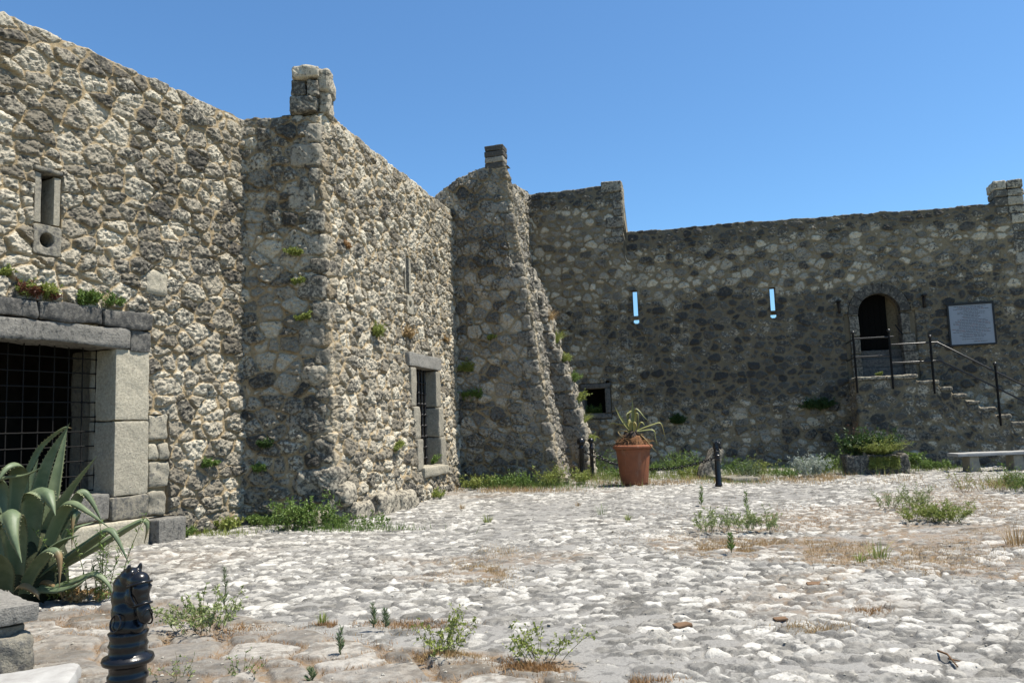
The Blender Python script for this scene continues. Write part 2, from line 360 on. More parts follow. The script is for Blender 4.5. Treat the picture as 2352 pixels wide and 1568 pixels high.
def torus(G, c, R, r, ax, n=16, k=6, m=0, C=None, sx=1., sy=1.):
    a = np.linspace(0, 2 * np.pi, n + 1)[:-1][:, None]; b = np.linspace(0, 2 * np.pi, k + 1)[:-1][None]
    V = np.stack([(R + r * np.cos(b)) * np.cos(a) * sx, (R + r * np.cos(b)) * np.sin(a) * sy, r * np.sin(b) + 0 * a], -1) @ np.array(ax) + np.asarray(c, float)
    i = np.arange(n * k).reshape(n, k); j = np.roll(i, -1, 0); F = np.stack([i, j, np.roll(j, -1, 1), np.roll(i, -1, 1)], -1).reshape(-1, 4)
    G.add(V.reshape(-1, 3), F, C, m)
def box(G, c, dims, ax=None, m=0, C=None):
    ax = np.eye(3) if ax is None else np.array([unit(a) for a in ax]); h = np.array(dims) / 2
    q = np.array([[x, y, z] for x in (-1, 1) for y in (-1, 1) for z in (-1, 1)]) * h
    G.add(q @ ax + np.asarray(c, float), [[0, 1, 3, 2], [4, 6, 7, 5], [0, 4, 5, 1], [2, 3, 7, 6], [0, 2, 6, 4], [1, 5, 7, 3]], C, m)
def frame(d):                                            # axes with the third along d
    d = unit(d); a = np.cross(A(0, 0, 1) if abs(d[2]) < .9 else A(1, 0, 0), d); a = unit(a); return np.array([a, np.cross(d, a), d])
Zv = A(0, 0, 1)

# ================================================================== GROUND
DRYZ = [(*gnd(px, py)[:2], rx, ry) for px, py, rx, ry in ((1745, 1240, 1.5, 1.1), (1690, 1262, .8, .5), (2040, 1268, 1.9, 1.0), (1890, 1195, 2.2, 1.6), (1095, 1310, .5, .5), (2230, 1150, 1.8, 1.8), (2260, 1290, 1.0, .8), (1240, 1522, .35, .25), (480, 1450, .5, .3), (1010, 1508, .4, .25))]
def gz(p):
    p = np.asarray(p, float); return np.array([p[0], p[1], ground_h(np.array([[p[0]]]), np.array([[p[1]]]))[0][0, 0]])
def zoneA(x, y):                                         # large flagstones near the raised block, small cobbles elsewhere
    e = 7.4 - .75 * np.maximum(0, x + 3.2) ** 1.0 + .9 * fbm(x / 1.1, y / 1.1, 801, 2)
    return sst(-.1, .1, e - y)
def ground_h(x, y):
    z = zoneA(x, y)
    P = fbm(x / 1.9, y / 1.9, 811, 3)                    # worn, half buried areas
    dry = fbm(x / 2.3 + 4, y / 2.3, 812, 3)
    bur = sst(.02, .2, P)
    d, r, dx, dy = rubble(x, y, .150, .092, 821, kx=1.05, warp=.06, var=1.1, rk=.005)
    m0 = -.004 + .014 * r[3] ** 1.3 + .010 * bur
    dn = d + .030 * fbm(x / .055, y / .055, 822, 3); m = sst(m0 - .002, m0 + .015, dn)
    joint_shade = np.exp(-((dn - m0 - .001) / .0085) ** 2) * (r[1] > .12 + .36 * bur) * sst(-.12, .1, fbm(x / .16, y / .16, 825, 2)) * (1 - z)  # thin dark rings round the stones, shadow lines painted into the colour
    m = m * (r[1] > .12 + .36 * bur)
    h = m * (.004 + .018 * r[0] ** 1.3 + .004 * sst(0, .05, d - m0) + .15 * (r[1] - .5) * dx + .20 * (r[2] - .42) * dy + .026 * fbm(x / .055, y / .05, 823, 3)) - (1 - .6 * bur) * .015 * np.exp(-((d - m0) / .013) ** 2) * (r[1] > .12 + .36 * bur)
    d2, r2, _, _ = rubble(x + 7.7, y + 3.1, .085, .065, 840, kx=1.0)
    mc = sst(.004, .012, d2) * (1 - m) * (r2[0] < .42); h = h + mc * (.006 + .014 * r2[1]); m = np.maximum(m, mc * .8)
    h = h + .006 * fbm(x / .09, y / .09, 824, 3)
    tone = np.clip(.05 + .95 * r[2] ** .8 - .15 * bur, 0, 1)
    df, rf, fx, fy = rubble(x, y, .47, .33, 861, kx=1.05, warp=.07, var=.9, rk=.012)
    mf = sst(.012 + .02 * rf[3], .035 + .02 * rf[3], df + .03 * fbm(x / .09, y / .09, 862, 2))
    hf = mf * (.02 + .012 * rf[0] + .012 * sst(0, .08, df) + .05 * (rf[1] - .5) * fx + .05 * (rf[2] - .5) * fy + .020 * fbm(x / .10, y / .10, 863, 4))
    tf = np.clip(-.05 + .75 * rf[2], 0, 1)
    h = h * (1 - z) + hf * z; m = m * (1 - z) + mf * z; tone = tone * (1 - z) + tf * z
    h = h + .06 * fbm(x / 3.5, y / 3.5, 870, 2) - .015
    dz_ = 0 * x
    for cx, cy, rx, ry in DRYZ: dz_ = np.maximum(dz_, np.exp(-((x - cx) / rx) ** 2 - ((y - cy) / ry) ** 2))
    dirt = np.clip(z * 1.0 + np.maximum(sst(.12, .25, dry) * .7, sst(.32, .60, dz_ + 1.1 * fbm(x / .7, y / .7, 813, 3))) * (1 - z), 0, 1)
    return h, np.stack([m, tone, .25 + .35 * r[1] * r[0] + .1 * z + 1.6 * joint_shade, dirt], -1)
def cobble_material():
    m = stone_mat('cobble_paving', (.16, .153, .138), (.37, .36, .335), (.66, .647, .61), (.265, .255, .235), (.34, .33, .305), lich=.05, lmin=.8, crust=(.62, .615, .595), bump=.6, lich_amt=.7, crust_amt=.5)  # the lich tint covers lichen and also the painted joint shadows
    t = m.node_tree; b = [x for x in t.nodes if x.type == 'BSDF_PRINCIPLED'][0]; n = N(t); R, G, B, Al = n.surf(); P = n.n('TexCoord').outputs['Object']
    src = b.inputs['Base Color'].links[0].from_socket
    nn = n.noise(14, P, 5, .7)
    f = n.math('MULTIPLY', n.math('MULTIPLY', n.math('MULTIPLY', Al, n.math('MULTIPLY_ADD', R, -.75, 1.)), n.math('MULTIPLY_ADD', nn, 4., -1.3, True)), .85)
    c = n.mix(f, src, n.mix(n.noise(3, P, 3), (.135, .075, .034), (.235, .16, .08)))
    dust = n.math('MULTIPLY', n.math('MULTIPLY_ADD', n.noise(1.1, P, 4, .6), 3.2, -1.35, True), .40)
    c = n.mix(dust, c, (.215, .21, .20))
    t.links.new(c, b.inputs['Base Color']); return m
M_PAVE = cobble_material()
G = Geo()
def strip(y0, y1, x0, x1, dx, dy):
    xs = np.linspace(x0, x1, int((x1 - x0) / dx) + 1); ys = np.linspace(y0, y1, int((y1 - y0) / dy) + 1)
    X, Y = np.meshgrid(xs, ys); h, a = ground_h(X, Y)
    G.add(np.stack([X, Y, h], -1).reshape(-1, 3), gridF(*X.shape), a.reshape(-1, 4))
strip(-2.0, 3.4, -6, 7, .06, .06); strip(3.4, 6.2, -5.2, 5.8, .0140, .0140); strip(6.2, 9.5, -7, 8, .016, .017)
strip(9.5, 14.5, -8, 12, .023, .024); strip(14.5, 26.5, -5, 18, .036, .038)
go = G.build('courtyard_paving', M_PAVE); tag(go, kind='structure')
Gb = Geo(); Gb.add([(-600, -600, -.1), (600, -600, -.1), (600, 600, -.1), (-600, 600, -.1)], [[0, 1, 2, 3]])
M_EARTH = plain('dry_earth', (.30, .25, .17), 1, .1, .3, (.16, .17, .08), 0)
tag(Gb.build('ground', M_EARTH), kind='structure')

# ================================================================== SURFACES OF THE CASTLE
a_ = rad(15.5); e1 = A(math.sin(a_), math.cos(a_), 0); e2 = A(math.cos(a_), -math.sin(a_), 0)
w1 = A(-4.58, 13.55, 0); d1 = unit(A(.43, .903, 0)); n1 = A(d1[1], -d1[0], 0)
def W1(s, z, out=0.): return w1 + d1 * s + n1 * out + Zv * z
# --- left building with the barred gate
bld = thing('stone_building', 'long pale rubble building with a wide barred gate beside the big agave', 'building', W1(-3, 0))
G = Geo()
def p1(s, z): return w1 + d1 * s[..., None] + Zv * z[..., None]
def hole1(s, z):
    return ((s > -5.12) & (s < -2.5) & (z > .5) & (z < 2.85)) | ((s > -3.68) & (s < -3.48) & (z > 4.36) & (z < 5.08)) | ((s + 3.57) ** 2 + (z - 4.15) ** 2 < .018)
masonry(G, p1, -9.5, .16, lambda s: 7.0 + 0 * s, .0165, 3.5, 11, hole1, cw=.315, ch=.195, amp=1.0, mort=.36, outl=.036, lich=lambda u, v: .07 + .25 * fbm(u / 1.2, v / 1.0, 890, 2), calm=rects((-5.8, -1.96, 2.76, 3.32), (-5.7, -1.96, .3, 2.8), (-9, -1.5, -1, .34), (-1.96, -1.56, .36, 1.85), (-2.02, -1.66, 3.66, 3.98), (-3.78, -3.39, 3.94, 5.12)))
G.build('wall', M_W1, bld, smooth=False)
axw = [d1, n1, Zv]
def blk1(s0, s1, z0, z1, out, depth, **k):
    return dict(c=W1((s0 + s1) / 2, (z0 + z1) / 2, out - depth / 2), dims=(s1 - s0, depth, z1 - z0), ax=axw, **k)
for k, (s0, s1) in enumerate([(-5.75, -4.52), (-4.5, -3.72), (-3.7, -2.78), (-2.76, -1.95)]):
    stoneobj('lintel_block', M_GREY, bld, blk1(s0, s1, 3.08, 3.32, .10, .45, seed=20 + k, rough=.022, rnd=.035, lich=.55, tone=.35))
stoneobj('lintel', M_GREY, bld, blk1(-5.6, -2.33, 2.79, 3.07, .085, .6, seed=26, rough=.02, rnd=.035, tone=.7, lich=.35))
stoneobj('lintel_block', M_GREY, bld, blk1(-2.31, -1.96, 2.76, 3.07, .075, .45, seed=27, rough=.022, rnd=.02, tone=.4, lich=.5))
jb = [(1.76, 2.78, 1.0, 31), (.70, 1.75, .8, 32)]
for z0, z1, tn, sd in jb: stoneobj('door_jamb', M_CUT, bld, blk1(-2.54, -1.97, z0, z1, .06, .55, seed=sd, rough=.011, rnd=.022, tone=tn, lich=.12))
for z0, z1, tn, sd in jb: stoneobj('door_jamb', M_CUT, bld, blk1(-5.68, -5.11, z0, z1, .07, .55, seed=sd + 5, rough=.006, rnd=.012, tone=tn, lich=.12))
stoneobj('jamb_base', M_CUT, bld, blk1(-2.57, -1.98, .37, .69, .075, .5, seed=34, rough=.015, tone=.35, lich=.45))
stoneobj('sill', M_GREY, bld, blk1(-5.3, -2.59, .40, .76, .05, .7, seed=35, rough=.012, tone=.6, lich=.3))
stoneobj('plinth', M_CUT, bld, blk1(-5.4, -2.0, -.1, .355, .14, .6, seed=36, rough=.006, tone=.95, lich=.05))
stoneobj('plinth_block', M_GREY, bld, blk1(-1.98, -1.48, -.1, .33, .30, .6, seed=37, rough=.012, tone=.7, lich=.35))
# lower dressed stones to the right of the jamb
for k, (s0, s1, z0, z1) in enumerate([(-1.95, -1.62, .36, .72), (-1.94, -1.55, .76, 1.15), (-1.95, -1.78, 1.18, 1.42), (-1.76, -1.58, 1.18, 1.42), (-1.95, -1.6, 1.46, 1.85), (-2.02, -1.66, 3.66, 3.98)]):
    stoneobj('wall_block', M_CUT, bld, blk1(s0, s1, z0, z1, .04, .2, seed=40 + k, rough=.034, rnd=.05, tone=.55 + .2 * (k % 3), lich=.3))
# the reveal's inner stones, the dark room and the barred gate
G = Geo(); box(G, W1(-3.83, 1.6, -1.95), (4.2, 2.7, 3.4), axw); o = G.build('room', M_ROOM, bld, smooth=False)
me = o.data
import bmesh as _bm
b_ = _bm.new(); b_.from_mesh(me); 
fr = max(b_.faces, key=lambda f: f.calc_center_median().dot(Vector(n1))); b_.faces.remove(fr); b_.to_mesh(me); b_.free()
for q, (sa_, sb_) in enumerate([(-2.50, -2.30), (-5.3, -5.12)]): stoneobj('reveal', M_CUT, bld, blk1(sa_, sb_, .7, 2.79, -.46, .5, seed=51 + q, rough=.012, tone=.2, lich=.3))
G = Geo()
for k in range(13):
    s = -5.08 + k * .212; tube(G, [W1(s, .7, -.36), W1(s, 2.85, -.36)], .010, 6)
for k in range(11):
    z = .80 + k * .205; tube(G, [W1(-5.14, z, -.36), W1(-2.46, z, -.36)], .010, 6)
    for j in range(13): lathe(G, W1(-5.08 + j * .212, z, -.36), [(0, -.019), (.014, -.011), (.018, 0), (.014, .011), (0, .019)], 8)
G.build('gate_grille', M_GRILLE, bld)
# the arrow slit above the gate
G = Geo()
rb(G, **blk1(-3.765, -3.665, 4.36, 5.04, .025, .4, seed=55, rough=.008, rnd=.012, tone=.55, lich=.3))
rb(G, **blk1(-3.50, -3.40, 4.36, 5.02, .025, .4, seed=56, rough=.008, rnd=.012, tone=.7, lich=.2))
rb(G, **blk1(-3.79, -3.38, 5.05, 5.12, .06, .35, seed=57, rough=.01, tone=.4, lich=.5))
G.build('arrow_slit', M_CUT, bld)
def holed_block(G, C, ex, ez, n, w, h, r, depth, tone=.4, lich=.4, seed=3):
    nn = 48; an = np.arange(nn) / nn * 2 * np.pi; dx, dz = np.cos(an), np.sin(an); k = 1 / np.maximum(np.abs(dx) / (w / 2), np.abs(dz) / (h / 2))
    rows = []
    for rr, dd in [(None, -depth), (None, -.012)] + [(q, 0) for q in (.985, .85, .65, .4, .15)]:
        R_ = k * 1.0 if rr is None else (r + (k - r) * rr)
        rows.append((R_, dd))
    rows += [(r * np.ones(nn), -.004), (r * .97 * np.ones(nn), -.03), (r * .95 * np.ones(nn), -depth)]
    V = []
    for R_, dd in rows:
        x, z = dx * R_, dz * R_; V.append(C + x[:, None] * ex + z[:, None] * ez + n * (dd + (.03 * fbm(x / .08 + seed, z / .08, seed, 2) if dd > -.02 else 0 * x))[:, None])
    i = np.arange(len(rows) * nn).reshape(-1, nn); j = np.roll(i, -1, 1); G.add(np.array(V).reshape(-1, 3), np.stack([i[:-1], j[:-1], j[1:], i[1:]], -1).reshape(-1, 4), (1, tone, lich, 0))
G = Geo(); holed_block(G, W1(-3.58, 4.14, .035), d1, Zv, n1, .38, .40, .10, .4, .5, .45); G.build('gun_hole', M_CUT, bld)

# --- middle building: battered, with a rubble turn on the near corner
B0 = A(-3.0, 13.45, 0); B1 = A(-1.434, 20.55, 0); T0 = A(-3.25, 13.5, 7.4); T1 = A(-1.48, 20.56, 7.4); LF = np.linalg.norm(B1 - B0)
def face2(s, z):
    s = np.asarray(s, float); z = np.asarray(z, float); t = (s / LF)[..., None]; k = (z / 7.4)[..., None]
    P = (1 - k) * ((1 - t) * B0 + t * B1) + k * ((1 - t) * T0 + t * T1)
    bow = .25 * np.sin(np.pi * np.clip(s / LF, 0, 1)) * np.clip(1 - z / 3.6, 0, 1.2)
    P = P + bow[..., None] * A(.974, -.226, 0); P[..., 2] = z
    return P
SL = 1.62                                                # the shaded side runs from s=-SL to 0
def pos2(s, z):
    P = face2(np.maximum(s, 0), z); c = face2(0 * s, z)
    t = np.clip(-s / SL, 0, 2)[..., None]; Q = c + t * (A(-4.68, 13.52, 0) * A(1, 1, 0) + z[..., None] * Zv - c)
    return np.where((s < 0)[..., None], Q, P)
bld2 = thing('battered_building', 'middle rubble building with a sloping corner and a narrow barred doorway', 'building', face2(3, 0))
def hole2(s, z): return ((s > 3.8) & (s < 5.28) & (z > .66) & (z < 2.86)) | ((s > 3.72) & (s < 3.92) & (z > 4.45) & (z < 5.28)) | ((s - 3.9) ** 2 + (z - 4.22) ** 2 < .012)
G = Geo()
masonry(G, pos2, -SL, 7.6, lambda s: np.where(s < .1, 7.0, 7.16) + .0 * s, .019, 2.2, 77, hole2, cw=.30, ch=.19, amp=1.05, mort=.36, outl=.036, lich=lambda s, z: np.where(s < 0, .06 + .12 * np.sin(z * 1.3), -.02) + .18 * sst(.9, .1, z),
    calm=lambda u, v: np.maximum(np.maximum(rects((3.46, 5.62, 2.84, 3.14), (3.5, 5.56, .6, 2.86), (3.7, 5.45, .46, .66), (3.66, 4.02, 4.0, 5.3))(u, v), .35 * sst(.30, .16, np.abs(u + .02)) * (v < 7.0)), 0))
rn = random.Random(4)
z = 0.; k = 0
f2n = A(.974, -.226, 0); f2t = A(.226, .974, 0)
while z < 6.8:                                           # long and short corner stones
    hh = rn.uniform(.26, .44) if z > 1.6 else rn.uniform(.36, .6)
    c = face2(np.array(0.), np.array(z + hh / 2)); lo = k % 2; a = rn.uniform(.5, .75) if lo else rn.uniform(.26, .4); b = rn.uniform(.26, .4) if lo else rn.uniform(.45, .7)
    if z < 1.7: a *= 1.25; b *= 1.25
    q = c + A(-a / 2 + .045, 0, 0) + f2t * (b / 2 - .05)
    if rn.random() < .62: rb(G, q - f2n * rn.uniform(.0, .05), (a * rn.uniform(.6, 1), b, hh - .03), [A(1, -.02, rn.uniform(-.05, .05)), f2t, Zv], seed=100 + k, rough=.045 if z < 2.5 else .026, rnd=.10 if z < 2.5 else .05, tone=rn.uniform(.25, .7), lich=rn.uniform(.35, .55)); z += hh * rn.uniform(1., 1.12); k += 1
for k, (s, dx, w_, h_, zz) in enumerate([(.55, .12, .7, .42, .1), (1.35, .14, .8, .5, .12), (2.15, .16, .7, .4, .1), (-.25, .1, .6, .4, .08), (.2, .05, .55, .35, .42), (2.7, .1, .5, .3, .08)]):   # boulders of the footing
    rb(G, face2(np.array(max(s, 0.)), np.array(zz)) + A(dx - .10 - (.3 if s < 0 else 0), 0, 0), (.5, w_, h_), [f2n, f2t, Zv], seed=140 + k, rough=.07, rnd=.12, tone=.6, lich=.45, fs=.2)
# the broken pier on top of the corner
for k, (x0, x1, y0, y1, z0, z1, tn, l) in enumerate([(-3.74, -3.26, 13.42, 14.0, 7.08, 7.37, .4, .5), (-3.73, -3.46, 13.42, 13.9, 7.37, 7.68, .35, .6), (-3.46, -3.25, 13.43, 13.9, 7.37, 7.68, .45, .5), (-3.27, -3.10, 13.55, 14.05, 7.1, 7.5, .6, .4),
        (-3.70, -3.22, 13.38, 13.85, 7.70, 7.91, .85, .3), (-3.27, -3.09, 13.5, 14.0, 7.5, 7.86, .65, .4)]):
    rb(G, ((x0 + x1) / 2, (y0 + y1) / 2, (z0 + z1) / 2), (x1 - x0, y1 - y0, z1 - z0), seed=160 + k, rough=.03, rnd=.04, tone=tn, lich=l)
o = G.build('wall', [M_W1, M_S1], bld2, smooth=False)
ax2 = [f2t, f2n, Zv]
def blk2(s0, s1, z0, z1, out, depth, **k):
    c = face2(np.array((s0 + s1) / 2), np.array((z0 + z1) / 2)) + f2n * (out - depth / 2)
    return dict(c=c, dims=(s1 - s0, depth, z1 - z0), ax=ax2, **k)
stoneobj('lintel', M_GREY, bld2, blk2(3.46, 5.62, 2.84, 3.14, .10, .5, seed=61, rough=.012, rnd=.02, tone=.95, lich=.2))
rn = random.Random(8); z = .62; k = 0
while z < 2.8:
    hh = min(rn.uniform(.6, .95), 2.83 - z)
    if 2.83 - z - hh < .25: hh = 2.83 - z
    for sd, s0 in ((0, 3.84), (1, 5.24)):
        wd = rn.uniform(.26, .36)
        s_a, s_b = (s0 - wd, s0) if sd == 0 else (s0, s0 + wd)
        stoneobj('door_jamb', M_CUT, bld2, blk2(s_a, s_b, z, z + hh - .02, .05, .75, seed=63 + k * 2 + sd, rough=.013, rnd=.025, tone=rn.uniform(.5, .85), lich=.25))
    z += hh; k += 1
stoneobj('sill', M_CUT, bld2, blk2(3.7, 5.45, .46, .66, .10, .8, seed=80, rough=.02, tone=.75, lich=.2))
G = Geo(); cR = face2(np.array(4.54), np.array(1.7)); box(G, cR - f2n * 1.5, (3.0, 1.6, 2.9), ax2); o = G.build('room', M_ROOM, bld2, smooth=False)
b_ = _bm.new(); b_.from_mesh(o.data); b_.faces.remove(max(b_.faces, key=lambda f: f.calc_center_median().dot(Vector(f2n)))); b_.to_mesh(o.data); b_.free()
G = Geo(); cf = lambda s, z: face2(np.array(s), np.array(1.2)) * A(1, 1, 0) + Zv * z - f2n * .30
for k in range(6): tube(G, [cf(3.92 + k * .245, .62), cf(3.92 + k * .245, 2.9)], .028, 8)
for k in range(9):
    z = .82 + k * .245; tube(G, [cf(3.8, z), cf(5.3, z)], .016, 6)
    for j in range(6): lathe(G, cf(3.92 + j * .245, z), [(0, -.04), (.034, -.03), (.04, 0), (.034, .03), (0, .04)], 8)
G.build('door_grille', M_IRON, bld2)
G = Geo(); rb(G, **blk2(3.66, 3.74, 4.45, 5.3, .04, .35, seed=91, rough=.008, rnd=.012, tone=.6)); rb(G, **blk2(3.90, 4.02, 4.45, 5.25, .04, .35, seed=92, rough=.008, rnd=.012, tone=.75))
holed_block(G, face2(np.array(3.9), np.array(4.2)) + f2n * .05, f2t, Zv, f2n, .36, .42, .08, .35, .75, .2, 7)
G.build('arrow_slit', M_CUT, bld2)

# --- tall sloping buttress (fin) with a chimney-like pier
c2 = A(1.1, 19.85, 0)
Ez = lambda z: np.interp(z, [-.2, 0, 1.21, 2.3, 5.43, 7.17, 8.82], [.03, 0, -.17, -.35, -.74, -1.03, -1.2])
def posF(s, z):
    E = Ez(z); side = -3.6 + (np.minimum(s, 0) + 3.6) / 3.6 * (E + 3.6); dep = np.maximum(s, 0) * np.clip(.80 - .052 * z, .3, 1)
    return c2 + e2 * side[..., None] + e1 * dep[..., None] + Zv * z[..., None]
G = Geo()
masonry(G, posF, -3.6, 1.25, lambda s: np.interp(s, [-3.6, -2.9, -1.98, -.95, 0, .5, 1.25], [7.15, 7.62, 8.02, 8.24, 8.24, 7.9, 7.5]), .024, 1.25, 301, None, cw=.33, ch=.215, amp=1.35, mort=.55, capw=.4, rag=.035, back=False, calm=lambda u, v: .45 * sst(.34, .2, np.abs(u + .08)) * (v < 8.3), lich=lambda s, z: np.where(s < -.03, .02 + .12 * np.sin(z * .9 + 1.2), 0.))
# back side and top closing
zz = np.linspace(-.15, 8.3, 12)
tk = lambda z: 1.25 * np.clip(.80 - .052 * z, .3, 1) - .02
bk = np.stack([c2 + e2 * -3.6 + e1 * tk(z) + Zv * min(z, 7.0) for z in zz]); fr_ = np.stack([c2 + e2 * (Ez(z) - .03) + e1 * tk(z) + Zv * z for z in np.minimum(zz, 7.7)]); G.add(np.stack([fr_, bk], 1).reshape(-1, 3), gridF(12, 2), (0, .4, .5, 0))
tp = np.stack([np.stack([c2 + e2 * x + e1 * y + Zv * z for x, z in ((-3.6, 7.0), (-2.49, 8.0), (-1.7, 8.3), (-1.15, 8.3))]) for y in (.2, .5)]); G.add(tp.reshape(-1, 3), gridF(2, 4), (0, .4, .5, 0))
rn = random.Random(14); z = 0.; k = 0
while z < 7.5:                                           # corner stones
    hh = rn.uniform(.24, .42); a = rn.uniform(.5, .8) if k % 2 else rn.uniform(.28, .4); b = .26 if k % 2 else rn.uniform(.3, .42)
    c = c2 + e2 * (Ez(z + hh / 2) - a / 2 + .03) + e1 * (b / 2 - .055) + Zv * (z + hh / 2)
    if rn.random() < .68: rb(G, c - e2 * rn.uniform(.0, .04), (a * rn.uniform(.6, 1), b, hh - .035), [e2, e1, Zv], seed=330 + k, rough=.028, rnd=.06, tone=rn.uniform(.3, .75), lich=rn.uniform(.25, .5))
    z += hh; k += 1
for k in range(4): rb(G, c2 + e2 * (-1.46) + e1 * .18 + Zv * (8.27 + .157 * k), (.52, .40, .152), [e2, e1, Zv], seed=370 + k, rough=.012, rnd=.03, tone=.35 + .2 * (k == 1), lich=.75 - .4 * (k == 1))
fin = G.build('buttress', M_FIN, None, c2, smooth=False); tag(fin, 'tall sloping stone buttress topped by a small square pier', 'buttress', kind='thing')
# --- lower buttress behind it
E3 = lambda z: np.interp(z, [-.2, 0, .6, 1.1, 1.75, 2.55, 3.68, 5.0, 5.95], [.36, .32, .25, .2, .03, -.17, -.57, -.9, -1.2])
c3b = c2 + e1 * 2.4
def posF3(s, z):
    E = E3(z); side = -2.4 + (np.minimum(s, 0) + 2.4) / 2.4 * (E + 2.4); dep = np.maximum(s, 0)
    return c3b + e2 * side[..., None] + e1 * dep[..., None] + Zv * z[..., None]
G = Geo(); masonry(G, posF3, -2.4, .9, lambda s: np.interp(s, [-2.4, 0, .9], [6.4, 6.0, 5.7]), .03, .9, 401, None, cw=.34, ch=.24, amp=1.3, mort=1.1, capw=.8, rag=.1, back=False)
rn = random.Random(15); z = 0.; k = 0
while z < 5.7:
    hh = rn.uniform(.26, .5); a = rn.uniform(.4, .8); b = rn.uniform(.3, .6)
    rb(G, c3b + e2 * (E3(z + hh / 2) - a / 2 + .05) + e1 * (b / 2 - .08) + Zv * (z + hh / 2), (a, b, hh - .03), [e2, e1, Zv], seed=430 + k, rough=.035, rnd=.06, tone=rn.uniform(.3, .8), lich=.4); z += hh; k += 1
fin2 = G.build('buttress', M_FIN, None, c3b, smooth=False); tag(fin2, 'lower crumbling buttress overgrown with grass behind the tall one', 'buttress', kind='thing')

# --- far curtain wall: lit return, tall piece, long wall with slits and arched door
c3 = A(3.65, 25.05, 0)
def FW(s, z, out=0.): return c3 + e2 * s - e1 * out + Zv * z
S0 = -3.06; RET = 4.6
def posC(s, z):
    a = np.minimum(s - S0, 0); b = np.maximum(s, S0)
    return c3 + e2 * b[..., None] + e1 * a[..., None] + Zv * z[..., None]
def archz(s):                                            # intrados of the doorway
    x = np.clip(np.abs(s - 7.36) / .57, 0, 1); return 4.42 + .57 * np.sqrt(np.maximum(0, 1 - x ** 1.9))
def holeC(s, z):
    h = ((s > .2) & (s < .40) & (z > 4.79) & (z < 5.6)) | ((s - .31) ** 2 + (z - 4.63) ** 2 < .0075)
    h |= ((s > 4.34) & (s < 4.53) & (z > 4.66) & (z < 5.36)) | ((s - 4.43) ** 2 + (z - 4.53) ** 2 < .0075)
    h |= (s > 6.78) & (s < 7.94) & (z > 2.45) & (z < archz(s) + .02)
    h |= (s > -1.45) & (s < -.79) & (z > 1.78) & (z < 2.56)
    h |= (s + .70) ** 2 + (z - 2.74) ** 2 < .007
    return h
def lichC(s, z):
    L = .42 * sst(5.6, 4.9, z + .5 * fbm(s / 1.5, z / 1.2, 881, 3)) * sst(1.5, 2.4, z + .5 * fbm(s / 1.3, z, 882, 3)) * sst(-1.2, .8, s)
    L = L * (1 - .45 * sst(5.8, 7.5, s) * sst(3.6, 4.4, z)) + .55 * sst(6.75, 7.25, z + .4 * fbm(s / .9, z, 883, 3)) * (s > .1) + .5 * sst(8.3, 8.9, z)
    L = L * np.where((s > .1) & (z > 7.56), 0., 1.)
    L = L - .34 * sst(.4, -.6, s) * sst(5.0, 5.8, z) * sst(8.5, 7.9, z)
    return L + .02 + .40 * fbm(s / 1.6, z / 1.0, 884, 3) + .45 * fbm(s / .30, z / 2.6, 886, 3)
def ztC(s): return np.interp(s, [S0 - RET, S0, S0 + .02, .04, .07, 3.65, 7.36, 10.6, 11.36, 11.42, 14], [8.55, 9.2, 9.1, 9.12, 7.52, 7.46, 7.36, 7.28, 7.28, 6.75, 6.55])
WALL_T = .62
G = Geo()
masonry(G, posC, S0 - RET, S0 + .12, ztC, .03, WALL_T, 500, None, cw=.34, ch=.24, amp=1.0, mort=1.2, lich=lambda u, v: .05 + 0 * u, capw=.4, rag=.05, back=False, mi=1)
masonry(G, posC, S0 - .15, 14.0, ztC, .0265, WALL_T, 501, holeC, cw=.28, ch=.18, amp=.9, mort=.80, rk=.020, outl=.06, lich=lichC, capw=.6, rag=.03, back=False, calm=lambda u, v: np.maximum(rects((6.4, 6.79, 2.4, 4.4), (7.93, 8.32, 2.4, 4.4), (-1.6, -.6, 1.6, 2.74))(u, v), ((np.hypot(u - 7.36, v - 4.4) < .84) & (v > 4.38)) * 1.))
cw_ = thing('curtain_wall', 'long dark far rubble wall with two arrow slits and an arched doorway', 'wall', FW(4, 0))
# rear face with the slits left open
ss = np.unique(np.concatenate([np.arange(S0, 14.01, .4), [.12, .5, 4.25, 4.62, 6.7, 8.0, -1.5, -.74, .05]])); zs = np.unique(np.concatenate([np.arange(-.15, 6.8, .4), [4.45, 5.68, 4.5, 5.45, 1.7, 2.62, 2.4, 5.05]]))
S_, Z_ = np.meshgrid(ss, zs); Z_ = Z_.copy(); Z_[-1] = ztC(S_[-1]); V = c3 + e2 * S_[..., None] + e1 * WALL_T + Zv * Z_[..., None]; F = gridF(*S_.shape)
cs = ((S_[:-1, :-1] + S_[1:, 1:]) / 2).ravel(); cz = ((Z_[:-1, :-1] + Z_[1:, 1:]) / 2).ravel()
kill = ((cs > .12) & (cs < .5) & (cz > 4.45) & (cz < 5.68)) | ((cs > 4.25) & (cs < 4.62) & (cz > 4.45) & (cz < 5.45)) | ((cs > -1.5) & (cs < -.74) & (cz > 1.7) & (cz < 2.62))
G.add(V.reshape(-1, 3), F[~kill][:, ::-1], (0, .4, .4, 0))
V = np.stack([np.stack([c3 + e2 * .05 + e1 * d + Zv * z for d in (0, WALL_T)]) for z in (7.2, 9.1)]); G.add(V.reshape(-1, 3), gridF(2, 2), (.7, .5, .4, 0))
